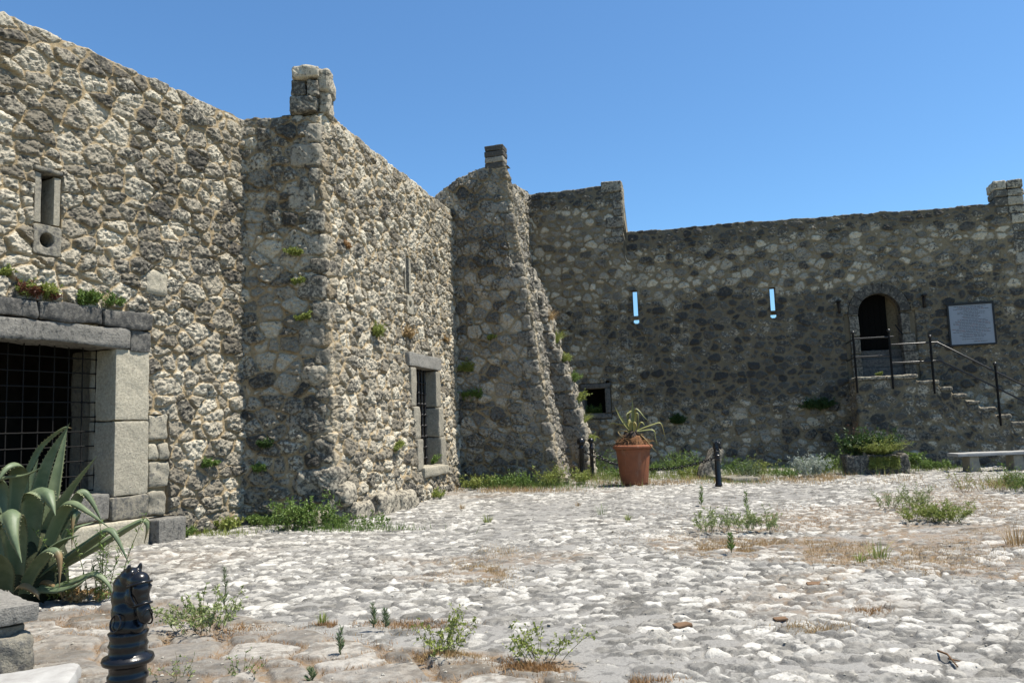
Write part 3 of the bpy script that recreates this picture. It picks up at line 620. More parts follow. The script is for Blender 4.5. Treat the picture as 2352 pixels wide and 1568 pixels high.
# squared end stones of the tall piece, cap stones of the right pier
rn = random.Random(21); z = 7.15; k = 0
while z < 9.0:
    hh = rn.uniform(.2, .4); a = rn.uniform(.3, .8); rb(G, FW(.06 - a / 2, z + hh / 2, -.22), (a, .55, hh - .03), [e2, e1, Zv], seed=520 + k, rough=.02, rnd=.04, tone=rn.uniform(.3, .6), lich=.5); z += hh; k += 1
z = 5.2
while z < 7.92:
    hh = rn.uniform(.2, .36)
    if z + hh > 7.95: hh = 7.95 - z
    a0 = 10.62 if z + hh > 7.15 else 10.75 + .25 * (k % 2)
    b0 = 11.36 if z > 6.6 else 11.55
    for (q0, q1) in ((a0, a0 + .32), (a0 + .33, b0)): rb(G, FW((q0 + q1) / 2, z + hh / 2, -.28), (q1 - q0, .68, hh - .025), [e2, e1, Zv], seed=540 + k, rough=.016, rnd=.035, tone=rn.uniform(.45, .95), lich=rn.uniform(.3, .7)); k += 1
    z += hh
G.build('wall', [M_FAR, M_FIN], cw_, smooth=False)
axf = [e2, -e1, Zv]
def blkF(s0, s1, z0, z1, out, depth, **k): return dict(c=FW((s0 + s1) / 2, (z0 + z1) / 2, out - depth / 2), dims=(s1 - s0, depth, z1 - z0), ax=axf, **k)
def splay(cx, z0, z1, wf, wb):                           # reveal of a slit, a little wider at the back
    G = Geo()
    for sg in (-1, 1):
        V = [FW(cx + sg * wf, z0, -.03), FW(cx + sg * wf, z1, -.03), FW(cx + sg * wb, z1, -WALL_T - .01), FW(cx + sg * wb, z0, -WALL_T - .01)]
        V2 = [v + e2 * sg * .05 for v in V]; G.add(V + V2, [[0, 1, 2, 3], [4, 5, 6, 7], [0, 1, 5, 4], [2, 3, 7, 6]], (.6, .4, .4, 0))
    for zz, sg in ((z0, -1), (z1, 1)):
        V = [FW(cx - wf - .04, zz, -.03), FW(cx + wf + .04, zz, -.03), FW(cx + wb + .04, zz + sg * .06, -WALL_T - .01), FW(cx - wb - .04, zz + sg * .06, -WALL_T - .01)]
        G.add(V, [[0, 1, 2, 3]], (.6, .4, .4, 0))
    G.build('arrow_slit', M_FAR, cw_)
splay(.305, 4.80, 5.6, .066, .15); splay(4.43, 4.67, 5.36, .06, .14)
# arched doorway
G = Geo()
nv = 9
for k in range(nv):
    a0 = np.pi * k / nv; a1 = np.pi * (k + 1) / nv - .018
    an = np.linspace(a0, a1, 6); V = []
    for rr in (.565, .70, .83):
        for dd in (.035, -.30):
            V.append(np.stack([FW(7.36 - np.cos(t) * rr, 4.40 + np.sin(t) * rr * (1.0 if rr < .6 else 1.0 + .03 * np.sin(t)), dd + .012 * ((k * 7) % 3 - 1)) for t in an]))
    V = np.array(V)    # rows: in-front,in-back,mid-front,mid-back,out-front,out-back
    order = [1, 0, 2, 4, 5]; G.add(V[order].reshape(-1, 3), gridF(5, 6), (1, .12 + .25 * ((k * 5) % 4) / 4, .6, 0))
    for e in (0, -1): G.add(V[[0, 1, 5, 4], e], [[0, 1, 2, 3]], (1, .4, .5, 0))
G.build('door_arch', M_FAR, cw_, smooth=False)
rn = random.Random(31); z = 2.5; k = 0
while z < 4.38:
    hh = min(rn.uniform(.35, .6), 4.40 - z)
    for s_a, s_b in ((6.795 - rn.uniform(.24, .42), 6.795), (7.925, 7.925 + rn.uniform(.24, .42))):
        stoneobj('door_jamb', M_FAR, cw_, blkF(s_a, s_b, z, z + hh - .015, .03, .55, seed=560 + k, rough=.012, rnd=.02, tone=rn.uniform(.1, .4), lich=.5)); k += 1
    z += hh
stoneobj('door_sill', M_GREY, cw_, blkF(6.75, 7.97, 2.45, 2.80, -.06, .6, seed=580, rough=.008, rnd=.02, tone=.1, lich=.4)); stoneobj('door_sill', M_GREY, cw_, blkF(6.78, 7.94, 2.8, 3.06, -.18, .45, seed=581, rough=.008, rnd=.02, tone=.15, lich=.4)); stoneobj('door_sill', M_GREY, cw_, blkF(6.78, 7.94, 3.06, 3.32, -.30, .4, seed=582, rough=.008, rnd=.02, tone=.1, lich=.4))
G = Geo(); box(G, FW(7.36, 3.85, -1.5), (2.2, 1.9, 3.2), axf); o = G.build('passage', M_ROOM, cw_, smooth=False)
b_ = _bm.new(); b_.from_mesh(o.data); b_.faces.remove(max(b_.faces, key=lambda f: f.calc_center_median().dot(Vector(-e1)))); b_.to_mesh(o.data); b_.free()
# plank door, standing shut deep in the arch; its hinge side leaves the plastered reveal clear
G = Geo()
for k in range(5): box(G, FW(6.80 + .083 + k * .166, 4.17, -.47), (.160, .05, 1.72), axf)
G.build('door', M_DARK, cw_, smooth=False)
G = Geo(); V = []
zr = np.concatenate([np.linspace(3.3, 4.42, 6)]); pr = [(7.93, z) for z in zr] + [(7.36 + .57 * np.cos(t), 4.42 + .57 * np.sin(t)) for t in np.linspace(.1, 3.04, 16)] + [(6.79, z) for z in zr[::-1]]
V = np.array([[FW(s, z, -.25), FW(s, z, -.95)] for s, z in pr]); G.add(V.reshape(-1, 3), gridF(len(pr), 2), (.15, .6, .2, 0)); G.build('reveal', M_FAR, cw_)
G = Geo(); tube(G, [FW(7.80, 4.03, -.2), FW(7.93, 3.72, .02)], .018, 6); G.build('door_bar', M_IRON, cw_)
# little window near the buttress
stoneobj('window_lintel', M_GREY, cw_, blkF(-1.58, -.62, 2.57, 2.72, .03, .4, seed=590, rough=.01, tone=.2)); stoneobj('window_sill', M_GREY, cw_, blkF(-1.6, -.6, 1.62, 1.77, .03, .45, seed=591, rough=.01, tone=.5)); stoneobj('window_jamb', M_GREY, cw_, blkF(-.79, -.62, 1.78, 2.56, .03, .5, seed=592, rough=.01, tone=.2)); stoneobj('window_jamb', M_GREY, cw_, blkF(-1.62, -1.46, 1.78, 2.56, .03, .5, seed=593, rough=.01, tone=.2))
G = Geo(); box(G, FW(-1.12, 2.15, -1.05), (2.2, .9, 2.0), axf); o = G.build('recess', M_ROOM, cw_, smooth=False)
b_ = _bm.new(); b_.from_mesh(o.data); b_.faces.remove(max(b_.faces, key=lambda f: f.calc_center_median().dot(Vector(-e1)))); b_.to_mesh(o.data); b_.free()
G = Geo(); holed_block(G, FW(-.70, 2.745, .02), e2, Zv, -e1, .26, .24, .07, .4, .3, .6, 9); G.build('drain_hole', M_GREY, cw_)
for s in (6.28, 8.57):
    G = Geo(); box(G, FW(s, 4.62, .045), (.075, .09, .34), axf); box(G, FW(s, 4.80, .09), (.13, .2, .05), axf); tube(G, [FW(s, 4.78, .16), FW(s, 4.50, .03)], .018, 6)
    o = G.build('wall_bracket', M_IRON, None, FW(s, 4.6)); tag(o, 'rusty iron bracket on the far wall, left of the arched door' if s < 7 else 'rusty iron bracket between the arched door and the notice', 'bracket', 'iron brackets flanking the arched door', 'thing')

# --- notice
sg = thing('notice_board', 'white notice with lines of small text and a black frame', 'sign', FW(9.7, 3.35))
G = Geo(); SX0, SX1, SZ0, SZ1 = 9.17, 10.27, 3.33, 4.44
for s0, s1, z0, z1 in ((SX0 - .045, SX1 + .045, SZ1, SZ1 + .07), (SX0 - .045, SX1 + .045, SZ0 - .045, SZ0), (SX0 - .045, SX0, SZ0, SZ1), (SX1, SX1 + .045, SZ0, SZ1)): box(G, FW((s0 + s1) / 2, (z0 + z1) / 2, .08), (s1 - s0, .05, z1 - z0), axf)
G.build('frame', M_IRON, sg, smooth=False)
G = Geo(); box(G, FW((SX0 + SX1) / 2, (SZ0 + SZ1) / 2, .075), (SX1 - SX0, .03, SZ1 - SZ0), axf); G.build('panel', M_SIGN, sg, smooth=False)
lines = [(.04, .12, .87), (.078, .19, .8), (.112, .1, .92), (.148, .34, .66), (.187, .2, .82), (.225, .19, .82), (.262, .33, .67), (.30, .29, .72), (.338, .32, .68), (.385, .18, .84), (.423, .13, .87), (.462, .08, .92), (.50, .08, .92), (.54, .2, .8), (.58, .2, .82), (.62, .04, .95), (.66, .12, .89), (.70, .06, .92), (.745, .28, .72), (.783, .2, .8), (.822, .26, .74), (.882, .25, .72), (.94, .52, .82)]
rn = random.Random(5); G = Geo()
for y, a, b in lines:
    x = a
    while x < b - .01:
        wl = rn.uniform(.025, .085); red = 1 if rn.random() < .13 else 0; xe = min(x + wl, b)
        while x < xe:
            gw = rn.uniform(.005, .010); gh = rn.choice([.014, .014, .015, .020]); s = SX0 + (x + gw / 2) * (SX1 - SX0); zc = SZ1 - y * (SZ1 - SZ0) + (gh - .010) / 2
            V = [FW(s - gw / 2, zc - gh / 2, .0925), FW(s + gw / 2, zc - gh / 2, .0925), FW(s + gw / 2, zc + gh / 2, .0925), FW(s - gw / 2, zc + gh / 2, .0925)]
            G.add(V, [[0, 1, 2, 3]], None, red); x += gw + .0025
        x += .011
G.build('lettering', [M_INKB, M_INKR], sg, smooth=False)

# --- stair and rail
DP = 1.3
st = thing('stone_staircase', 'dark rubble stair climbing along the far wall to the arched door', 'staircase', FW(8.5, 0, DP))
def posS(s, z):                                          # left end, corner, long front
    a = np.minimum(s, 0); b = np.maximum(s, 0)
    return c3 + e2 * (6.40 + b)[..., None] - e1 * (DP + a)[..., None] + Zv * z[..., None]
steps = [(6.40, 7.98, 2.50), (7.98, 8.50, 2.32), (8.50, 8.80, 2.12), (8.80, 9.13, 1.92), (9.13, 9.44, 1.73), (9.44, 9.79, 1.53), (9.79, 10.12, 1.33), (10.12, 10.46, 1.13), (10.46, 10.8, .94), (10.8, 11.14, .75), (11.14, 11.48, .56), (11.48, 11.82, .37), (11.82, 12.16, .19)]
xs_ = []; zs_ = []
for a, b, z in steps: xs_ += [a - 6.4 + .005, b - 6.4 - .005]; zs_ += [z - .10, z - .10]
G = Geo(); masonry(G, posS, -1.28, 5.76, lambda s: np.interp(s, [-2] + xs_, [2.40] + zs_), .0265, .5, 601, None, cw=.28, ch=.18, amp=.8, mort=.95, rk=.02, outl=.06, lich=lambda s, z: .22 + .5 * fbm(s / .9, z / .7, 885, 3), capw=.1, rag=.01, back=False, chips=True)
G.build('stair_wall', M_FAR, st)
for k, (a, b, z) in enumerate(steps):
    for q in range(2 if b - a > 1 else 1):
        L_ = (b - a) / (2 if b - a > 1 else 1); s_a = a + q * L_
        stoneobj('step', M_FAR, st, blkF(s_a + .004, s_a + L_ - .004, z - .11, z, DP + .05, DP + .1, seed=620 + k * 2 + q, rough=.016, rnd=.04, tone=.6 if k < 2 else .35, lich=.5))
        if k > 0:
            G = Geo()
hr = thing('handrail', 'black iron handrail with ball-topped posts on the stair', 'railing', FW(8.4, 2, DP + .08))
ro = DP + .09
def post(s, z0, z1):
    G = Geo(); tube(G, [FW(s, z0, ro), FW(s, z1 - .06, ro)], .030, 10); lathe(G, FW(s, z0 + .3, ro), [(.026, -.02), (.036, 0), (.026, .02)], 10)
    p = G.build('post', M_GRILLE, hr)
    G = Geo(); lathe(G, FW(s, z1, ro), [(.02, -.09), (.03, -.075), (.02, -.06)] + [(.052 * math.sin(t), -.01 - .052 * math.cos(t)) for t in np.linspace(.4, math.pi, 10)], 14); G.build('finial', M_RAIL, p)
for s, z0, z1 in ((6.42, 2.05, 3.73), (7.33, 2.12, 3.73), (8.34, 1.95, 3.50), (9.84, 1.04, 2.68), (11.5, .05, 1.62)): post(s, z0, z1)
for pts in ([(6.40, 3.55, ro), (7.44, 3.55, ro)], [(7.33, 3.33, ro), (8.5, 3.33, ro), (9.86, 2.45, ro), (11.55, 1.38, ro)], [(6.40, 3.04, ro), (7.33, 3.04, ro)], [(7.33, 2.83, ro), (8.53, 2.83, ro), (9.86, 2.02, ro), (11.55, .94, ro)], [(6.42, 3.54, ro), (6.40, 3.54, .05)], [(6.42, 3.03, ro), (6.40, 3.03, .05)]):
    G = Geo(); tube(G, [FW(*p) for p in pts], .024, 8); G.build('rail', M_RAIL, hr)

# ================================================================== FURNITURE
# stone bench at the right
bd = unit(A(1, .06, 0)); bn = A(bd[1], -bd[0], 0); bc = A(12.02, 19.87, 0); axb = [bd, bn, Zv]
be = thing('stone_bench', 'pale stone slab bench on two short legs by the far stair', 'bench', bc)
stoneobj('seat', M_BENCHT, be, dict(c=bc + Zv * .40, dims=(2.62, .46, .085), ax=axb, seed=701, rough=.006, rnd=.015, res=.06))
for s in (-.85, .27): stoneobj('leg', M_BENCHL, be, dict(c=bc + bd * s + Zv * .16, dims=(.27, .34, .39), ax=axb, seed=703, rough=.008, rnd=.02, taper=.15))
# stone trough with plants
tc = A(8.95, 20.15, 0); td = unit(A(1, -.15, 0)); tn_ = A(td[1], -td[0], 0); axt = [td, tn_, Zv]
tr = thing('stone_trough', 'rough grey stone trough full of bushes against the stair wall', 'planter', tc)
G = Geo()
rb(G, tc + Zv * .2 + tn_ * .27, (1.42, .12, .5), axt, seed=711, rough=.025, rnd=.05, tone=.3, lich=.6); rb(G, tc + Zv * .2 - tn_ * .27, (1.42, .12, .5), axt, seed=712, rough=.025, rnd=.05, tone=.3, lich=.6)
for q in (-.66, .66): rb(G, tc + Zv * .2 + td * q, (.12, .62, .5), axt, seed=713, rough=.025, rnd=.05, tone=.3, lich=.6)
G.build('trough_body', M_FAR, tr); G = Geo(); box(G, tc + Zv * .2, (1.3, .5, .4), axt); G.build('soil', M_SOIL, tr)
# terracotta pot
pc = A(2.80, 19.22, 0)
pot = thing('terracotta_pot', 'big terracotta pot holding a dying agave', 'pot', pc)
G = Geo(); lathe(G, pc, [(0, .01), (.29, 0), (.315, .012), (.325, .06), (.40, .78), (.402, .80), (.415, .815), (.41, .84), (.40, .85), (.375, .85), (.35, .8), (.34, .74), (0, .74)], 48); G.build('pot_body', M_TERRA, pot)
G = Geo(); lathe(G, pc, [(.40, .842), (.44, .845), (.468, .862), (.474, .895), (.462, .925), (.43, .94), (.39, .935), (.37, .90), (.37, .85)], 48); G.build('rim', M_TERRA, pot)
G = Geo(); lathe(G, pc, [(0, .70), (.39, .82), (.37, .93), (.33, 1.0), (.26, 1.08), (.18, 1.13), (.08, 1.16), (0, 1.17)], 28)
V = G.V[0]; q = fbm(V[:, 0] / .1 + V[:, 2] * 7, V[:, 1] / .1, 720, 3); V += (V - (pc + A(0, 0, .8))) * (q * .55)[:, None]; G.build('soil', M_SOIL, pot)

# --- bollards and chains
def ball_bollard(loc, h, R, label):
    t = thing('ball_bollard', label, 'bollard', loc, 'ball-topped bollards')
    k = R / .115
    G = Geo(); lathe(G, loc, [(0, 0), (.085 * k, 0), (.085 * k, .05), (.075 * k, .07), (.072 * k, h - .30), (.085 * k, h - .29), (.085 * k, h - .26), (.065 * k, h - .25), (.06 * k, h - 2 * R + .02)], 24); G.build('post', M_BLACK, t)
    G = Geo(); lathe(G, loc + A(0, 0, h - R), [(R * math.sin(u), -R * math.cos(u)) for u in np.linspace(.35, math.pi, 20)], 28); G.build('ball', M_BLACK, t)
    G = Geo(); torus(G, loc + A(.08 * k, -.03, h - .36), .035, .009, [e2, Zv, e1], 14, 6); G.build('chain_eye', M_BLACK, t)
bb1 = at(1334, 1005, 21.0) * A(1, 1, 0); bb2 = at(1357, 1004, 21.75) * A(1, 1, 0)
ball_bollard(bb1, 1.12, .112, 'larger ball-topped black bollard touching the buttress edge'); ball_bollard(bb2, 1.09, .082, 'smaller ball-topped black bollard farther back beside the overgrown buttress')
def chain(name, a, b, sag, label):
    G = Geo(); n = 200; t = np.linspace(0, 1, n); P = a[None] * (1 - t)[:, None] + b[None] * t[:, None] - (4 * sag * t * (1 - t))[:, None] * Zv
    d = np.linalg.norm(np.diff(P, axis=0), axis=1); L = np.concatenate([[0], np.cumsum(d)]); k = int(L[-1] / .085)
    for i in range(k):
        q = (i + .5) / k * L[-1]; c = np.array([np.interp(q, L, P[:, j]) for j in range(3)]); c1_ = np.array([np.interp(q + .01, L, P[:, j]) for j in range(3)]); f = frame(c1_ - c)
        axx = [f[2], f[0], f[1]] if i % 2 else [f[2], f[1], f[0]]
        torus(G, c, .036, .0115, axx, 10, 5, sx=1.45, sy=.8)
    o = G.build(name, M_BLACK, None, (a + b) / 2); tag(o, label, 'chain', 'chains between the bollards', 'thing')
hb2 = gnd(1651, 1116) * A(1, 1, 0)
def remesh(parts_geo, name, mat, parent, vox=.006):
    o = parts_geo.build(name, mat, parent); md = o.modifiers.new('r', 'REMESH'); md.mode = 'VOXEL'; md.voxel_size = vox
    sm = o.modifiers.new('s', 'SMOOTH'); sm.iterations = 4; sm.factor = .5
    dg = bpy.context.evaluated_depsgraph_get(); me2 = bpy.data.meshes.new_from_object(o.evaluated_get(dg)); o.modifiers.clear(); old = o.data; o.data = me2; bpy.data.meshes.remove(old); me2.name = name
    me2.polygons.foreach_set('use_smooth', np.ones(len(me2.polygons), bool))
    if not me2.materials: me2.materials.append(mat)
    return o
def ell(G, c, r, ax=None, n=18):
    prof = [(math.sin(t), -math.cos(t)) for t in np.linspace(0.02, math.pi - .02, n)]; axm = np.eye(3) if ax is None else np.array([unit(a) for a in ax])
    lathe(G, c, prof, 24, ax=np.array([axm[0] * r[0], axm[1] * r[1], axm[2] * r[2]]))
def horse_bollard(loc, yaw, label, k=1.0, vox=.006):
    t = thing('horse_head_bollard', label, 'bollard', loc, 'horse-head bollards')
    f = A(math.cos(yaw), math.sin(yaw), 0); sd = A(-f[1], f[0], 0)
    Pt = lambda x, y, z: np.asarray(loc, float) + f * x * k + sd * y * k + Zv * z * k
    G = Geo(); lathe(G, loc, np.array([(0, 0), (.085, 0), (.085, .04), (.068, .07), (.064, .58), (.062, .632), (.070, .638), (.070, .650), (.064, .657), (.064, .682), (.072, .686), (.086, .693), (.090, .704), (.086, .715), (.07, .722), (.065, .729), (.065, .748), (.069, .756), (.065, .764), (.062, .775), (.066, .79), (.07, .80), (.05, .81), (0, .81)]) * k, 32); G.build('post', M_BLACK, t)
    G = Geo()
    for x, z, rx, ry, rz in ((.0, .82, .066, .062, .05), (-.004, .87, .064, .056, .06), (-.016, .92, .060, .05, .055), (-.014, .965, .056, .044, .045), (.012, .995, .046, .038, .036), (.045, .985, .036, .034, .034)): ell(G, Pt(x, 0, z), (rx * k, ry * k, rz * k), [f, sd, Zv])
    hd_ = unit(f * .28 - Zv); hs = np.cross(hd_, sd)
    for q, r1, r2 in ((.0, .037, .036), (.03, .035, .034), (.055, .028, .027), (.08, .024, .023), (.105, .026, .026), (.12, .024, .025)):
        ell(G, Pt(.062, 0, .985) + hd_ * q * k, (r1 * k, r2 * k, .034 * k), [hs, sd, hd_])
    ell(G, Pt(.040, 0, .93), (.036 * k, .036 * k, .042 * k), [f, sd, Zv])                     # cheek
    for s_ in (-1, 1):
        ell(G, Pt(.030, s_ * .022, 1.025), (.010 * k, .009 * k, .024 * k), [f, sd, unit(Zv + f * .25)])    # ears
        ell(G, Pt(.084, s_ * .028, .965), (.010 * k, .007 * k, .009 * k))                    # eyes
        ell(G, Pt(.099, s_ * .018, .872), (.009 * k, .007 * k, .009 * k))                    # nostrils
    for q in range(7):                                                                         # mane
        aa = q / 6; ell(G, Pt(-.062 - .012 * math.sin(aa * 3.1) + .05 * aa ** 2, 0, .86 + .145 * aa), (.018 * k, .016 * k, .022 * k), [f, sd, Zv])
    ell(G, Pt(.056, 0, .82), (.022 * k, .034 * k, .022 * k))
    remesh(G, 'horse_head', M_BLACK, t, vox * k)
    G = Geo(); torus(G, Pt(.064, 0, .975), .041 * k, .0045 * k, [hs, sd, hd_], 24, 6, C=None); torus(G, Pt(.085, 0, .905), .031 * k, .004 * k, [hs, sd, hd_], 24, 6)
    for s_ in (-1, 1): tube(G, [Pt(.06, s_ * .037, .975), Pt(.062, s_ * .034, .94), Pt(.085, s_ * .029, .905)], .004 * k, 6)
    G.build('bridle', M_BLACK, t)
    for s_ in (-1, 1):
        G = Geo(); torus(G, Pt(.018, s_ * .062, .845), .030 * k, .0032 * k, [f, unit(Zv + sd * -.25 * s_), sd], 28, 6); G.build('ring', M_BLACK, t)
    G = Geo(); torus(G, Pt(.112, 0, .868), .024 * k, .003 * k, [sd, unit(Zv * 1 + f * .3), f], 24, 6, sx=.8); G.build('muzzle_ring', M_BLACK, t)
hb1 = at(288, 1500, 3.0) * A(1, 1, 0) + A(.01, 0, 0)
horse_bollard(hb1, rad(-32), 'black cast-iron horse-head bollard in front of the big agave', 1.0, .005)
horse_bollard(hb2, rad(-20), 'black cast-iron horse-head bollard standing at the end of the chains', .955, .008)
chain('chain', bb1 + A(.09, -.03, .74), hb2 + A(-.06, 0, .62), .34, 'lower front black chain hanging from the larger ball bollard past the pot')
chain('chain', bb2 + A(.08, -.03, .70), hb2 + A(-.9, 3.2, .55), .30, 'upper rear black chain hanging from the smaller ball bollard')

# --- foreground raised block
rbk = thing('low_wall', 'corner of a low wall of rough blocks under a flat grey slab', 'wall', A(-3.6, 5.3, 0))
u1 = unit(A(-.74, .67, 0)); u2 = unit(A(-.73, -.68, 0)); k0 = A(-3.15, 5.36, 0); axl = [u1, u2, Zv]
stoneobj('slab', M_GREY, rbk, dict(c=k0 + u1 * .6 + u2 * .6 + Zv * .395, dims=(1.2, 1.2, .12), ax=axl, seed=741, rough=.010, rnd=.02, tone=.85, lich=.25))
stoneobj('stone', M_CUT, rbk, dict(c=k0 + u1 * .55 + u2 * .55 + Zv * .29, dims=(1.0, 1.0, .10), ax=axl, seed=742, rough=.02, rnd=.03, tone=.3, lich=.4))
stoneobj('stone', M_CUT, rbk, dict(c=k0 + u1 * .56 + u2 * .30 + Zv * .10, dims=(1.1, .52, .32), ax=axl, seed=743, rough=.03, rnd=.06, tone=.35, lich=.45))
stoneobj('stone', M_CUT, rbk, dict(c=k0 + u1 * .52 + u2 * .86 + Zv * .10, dims=(1.02, .55, .32), ax=axl, seed=744, rough=.03, rnd=.06, tone=.3, lich=.5))
G = Geo(); rb(G, A(-3.02, 4.72, .035), (.75, .8, .12), [unit(A(.8, .3, 0)), unit(A(-.3, .8, 0)), Zv], seed=745, rough=.014, rnd=.03, tone=1.0, lich=.2)
tag(G.build('paving_slab', M_BENCHT, None, A(-3.02, 4.72, 0)), 'pale flat slab on the cobbles below the low wall', 'slab', kind='thing')
G = Geo(); rb(G, gnd(1688, 1101) + A(0, 0, .0), (.75, 1.3, .16), [unit(A(1, .2, 0)), unit(A(-.2, 1, 0)), Zv], seed=746, rough=.02, rnd=.04, tone=.25, lich=.4)
tag(G.build('paving_slab', M_CUT, None, gnd(1688, 1101)), 'grey slab in the grass just right of the far horse-head bollard', 'slab', kind='thing')
G = Geo(); rc = at(1634, 1060, 20.6) * A(1, 1, 0); rb(G, rc + Zv * .32, (.58, .5, .95), [unit(A(1, .1, -.5)), A(0, 1, 0), unit(A(.5, 0, 1))], seed=751, rough=.06, rnd=.14, tone=.35, lich=.5, taper=.45, fs=.25)
tag(G.build('boulder', M_W1, None, rc), 'leaning pale pointed boulder behind the far horse-head bollard', 'rock', kind='thing')
# loose pieces
for k, (x, y, L_, lb) in enumerate([(1878, 1335, .24, 'broken brown roof-tile piece lying flat among pale cobbles'), (1792, 1418, .13, 'small brown piece of brick on the cobbles nearest the tile piece'), (1566, 1434, .15, 'squarish worn brown tile piece, leftmost of the loose pieces')]):
    g = gz(gnd(x, y)); G = Geo(); rb(G, g + Zv * .002, (L_ * .8, L_ * .55, .022), [unit(A(1, .25 * k - .2, .04)), unit(A(-.25 * k + .2, 1, 0)), Zv], seed=760 + k, rough=.009, rnd=.011, res=.012, fs=.06)
    tag(G.build('tile_shard', M_SHARD, None, g), lb, 'tile shard', 'loose tile pieces on the cobbles', 'thing')
G = Geo(); g0 = gz(gnd(2155, 1500)) + Zv * .012; g1 = gz(gnd(2200, 1530)) + Zv * .02; g2 = gz(gnd(2238, 1522)) + Zv * .012; tube(G, [g0, (g0 + g1) / 2 + A(.01, .02, .02), g1], [.007, .006, .004], 6); tube(G, [(g0 + g1) / 2, g2], [.005, .002], 6)
tag(G.build('twig', M_TWIG, None, g0), 'dry forked twig lying on the cobbles at lower right', 'twig', kind='thing')

# ================================================================== PLANTS
def ribbon(G, P, wd, side, m=0, C=None):
    P = np.asarray(P, float); side = np.asarray(side, float); w_ = np.asarray(wd, float)[:, None] / 2
    V = np.stack([P - side * w_, P + side * w_], 1); G.add(V.reshape(-1, 3), gridF(len(P), 2), C, m)
def leaves(G, P, D, l, wd, rng, m=0, up=.6):
    n = len(P); D = D / (np.linalg.norm(D, axis=1)[:, None] + 1e-9)
    r = rng.normal(size=(n, 3)); r[:, 2] += up; s = np.cross(D, r); s /= np.linalg.norm(s, axis=1)[:, None] + 1e-9; nn = np.cross(s, D)
    l = np.asarray(l).reshape(-1, 1) * np.ones((n, 1)); wd = np.asarray(wd).reshape(-1, 1) * np.ones((n, 1))
    mid = P + D * l * .45; V = np.stack([P, mid + s * wd / 2 + nn * l * .06, P + D * l - nn * l * .08, mid - s * wd / 2 + nn * l * .06], 1)
    C = np.ones((n, 4, 4)); C[..., 1] = rng.rand(n)[:, None] * .9 + .05
    G.add(V.reshape(-1, 3), np.arange(n * 4).reshape(-1, 4), C.reshape(-1, 4), m)
def weed(G, base, H_, rng, nst=8, spread=.6, leaf=.03, lw=.4, per=18, out=None, droop=.3, lm=0, sm=1, start=.15, r0=.02, stem=.0025, branch=0, up=.5):
    base = np.asarray(base, float); out = A(0, 0, 0) if out is None else np.asarray(out, float)
    for k in range(nst):
        az = rng.rand() * 6.283; ln = spread * (.25 + .75 * rng.rand()); h = H_ * (.5 + .5 * rng.rand()); hz = A(math.cos(az), math.sin(az), 0)
        if np.any(out): hz = unit(hz * .8 + out * 1.0)
        b = base + hz * r0 * rng.rand() * 2 * (0 if np.any(out) else 1) + (np.cross(out, Zv) * (rng.rand() - .5) * r0 * 2 if np.any(out) else 0)
        t = np.linspace(0, 1, 7)[:, None]; wob = rng.normal(size=(7, 3)) * .02 * h; wob[0] = 0
        P = b + hz * ln * h * t ** 1.2 + Zv * h * (t - droop * ln * t * t) + wob
        tube(G, P, np.linspace(stem, stem * .4, 7), 3, sm, (1, rng.rand(), 0, 0), False)
        segs = [(P, per)]
        for q in range(branch):
            i = 2 + rng.randint(4); d = unit(hz * .5 + rng.normal(size=3) * .6 + Zv * .5); L_ = h * (.2 + .25 * rng.rand())
            Q = P[i] + d * L_ * np.linspace(0, 1, 4)[:, None] + Zv * (-.1 * L_ * np.linspace(0, 1, 4)[:, None] ** 2); tube(G, Q, np.linspace(stem * .6, stem * .3, 4), 3, sm, (1, rng.rand(), 0, 0), False); segs.append((Q, max(4, per // 2)))
        for Q, n in segs:
            u_ = start + (1 - start) * rng.rand(n) ** .8; x = u_ * (len(Q) - 1); i = np.minimum(x.astype(int), len(Q) - 2); f = (x - i)[:, None]
            p = Q[i] * (1 - f) + Q[i + 1] * f; D = rng.normal(size=(n, 3)); D[:, 2] += up; l = leaf * (.55 + .7 * rng.rand(n)); leaves(G, p, D, l, l * lw, rng, lm)
def tuft(G, base, H_, n, rng, spread=.6, r0=.05, wd=.006, m=0, out=None):
    base = np.asarray(base, float)
    for k in range(n):
        az = rng.rand() * 6.283; hz = A(math.cos(az), math.sin(az), 0)
        if out is not None: hz = unit(hz * .7 + out)
        h = H_ * (.4 + .6 * rng.rand()); ln = spread * rng.rand(); t = np.linspace(0, 1, 4)[:, None]
        b = base + (hz if out is None else np.cross(out, Zv) * (rng.rand() * 2 - 1)) * r0 * rng.rand() ** .5
        P = b + hz * ln * h * t ** 1.6 + Zv * h * (t - .35 * ln * t * t); sd = unit(np.cross(hz, Zv) + rng.normal(size=3) * .4)
        ribbon(G, P, [wd, wd * .9, wd * .6, wd * .1], sd, m, (1, rng.rand(), 0, 0))
def spike(G, base, H_, rng, lm=0, leaf=.06, n=60):
    P = np.asarray(base, float) + Zv * np.linspace(0, H_, 6)[:, None] + rng.normal(size=(6, 3)) * .006; P[0] = base; tube(G, P, np.linspace(.006, .002, 6), 5, 1, (1, .4, 0, 0), False)
    u_ = rng.rand(n) ** .8; x = u_ * 5; i = np.minimum(x.astype(int), 4); f = (x - i)[:, None]; p = P[i] * (1 - f) + P[i + 1] * f; a = rng.rand(n) * 6.283
    D = np.stack([np.cos(a), np.sin(a), .9 + .6 * rng.rand(n)], -1); l = leaf * (1.1 - .5 * u_); leaves(G, p, D, l, l * .16, rng, lm, 0)
def fin_plant(G, name, label, cat, mats, loc, group=None):
    o = G.build(name, mats, None, loc, smooth=False); tag(o, label, cat, group, 'thing'); return o
WG = 'wild plants in the courtyard paving'
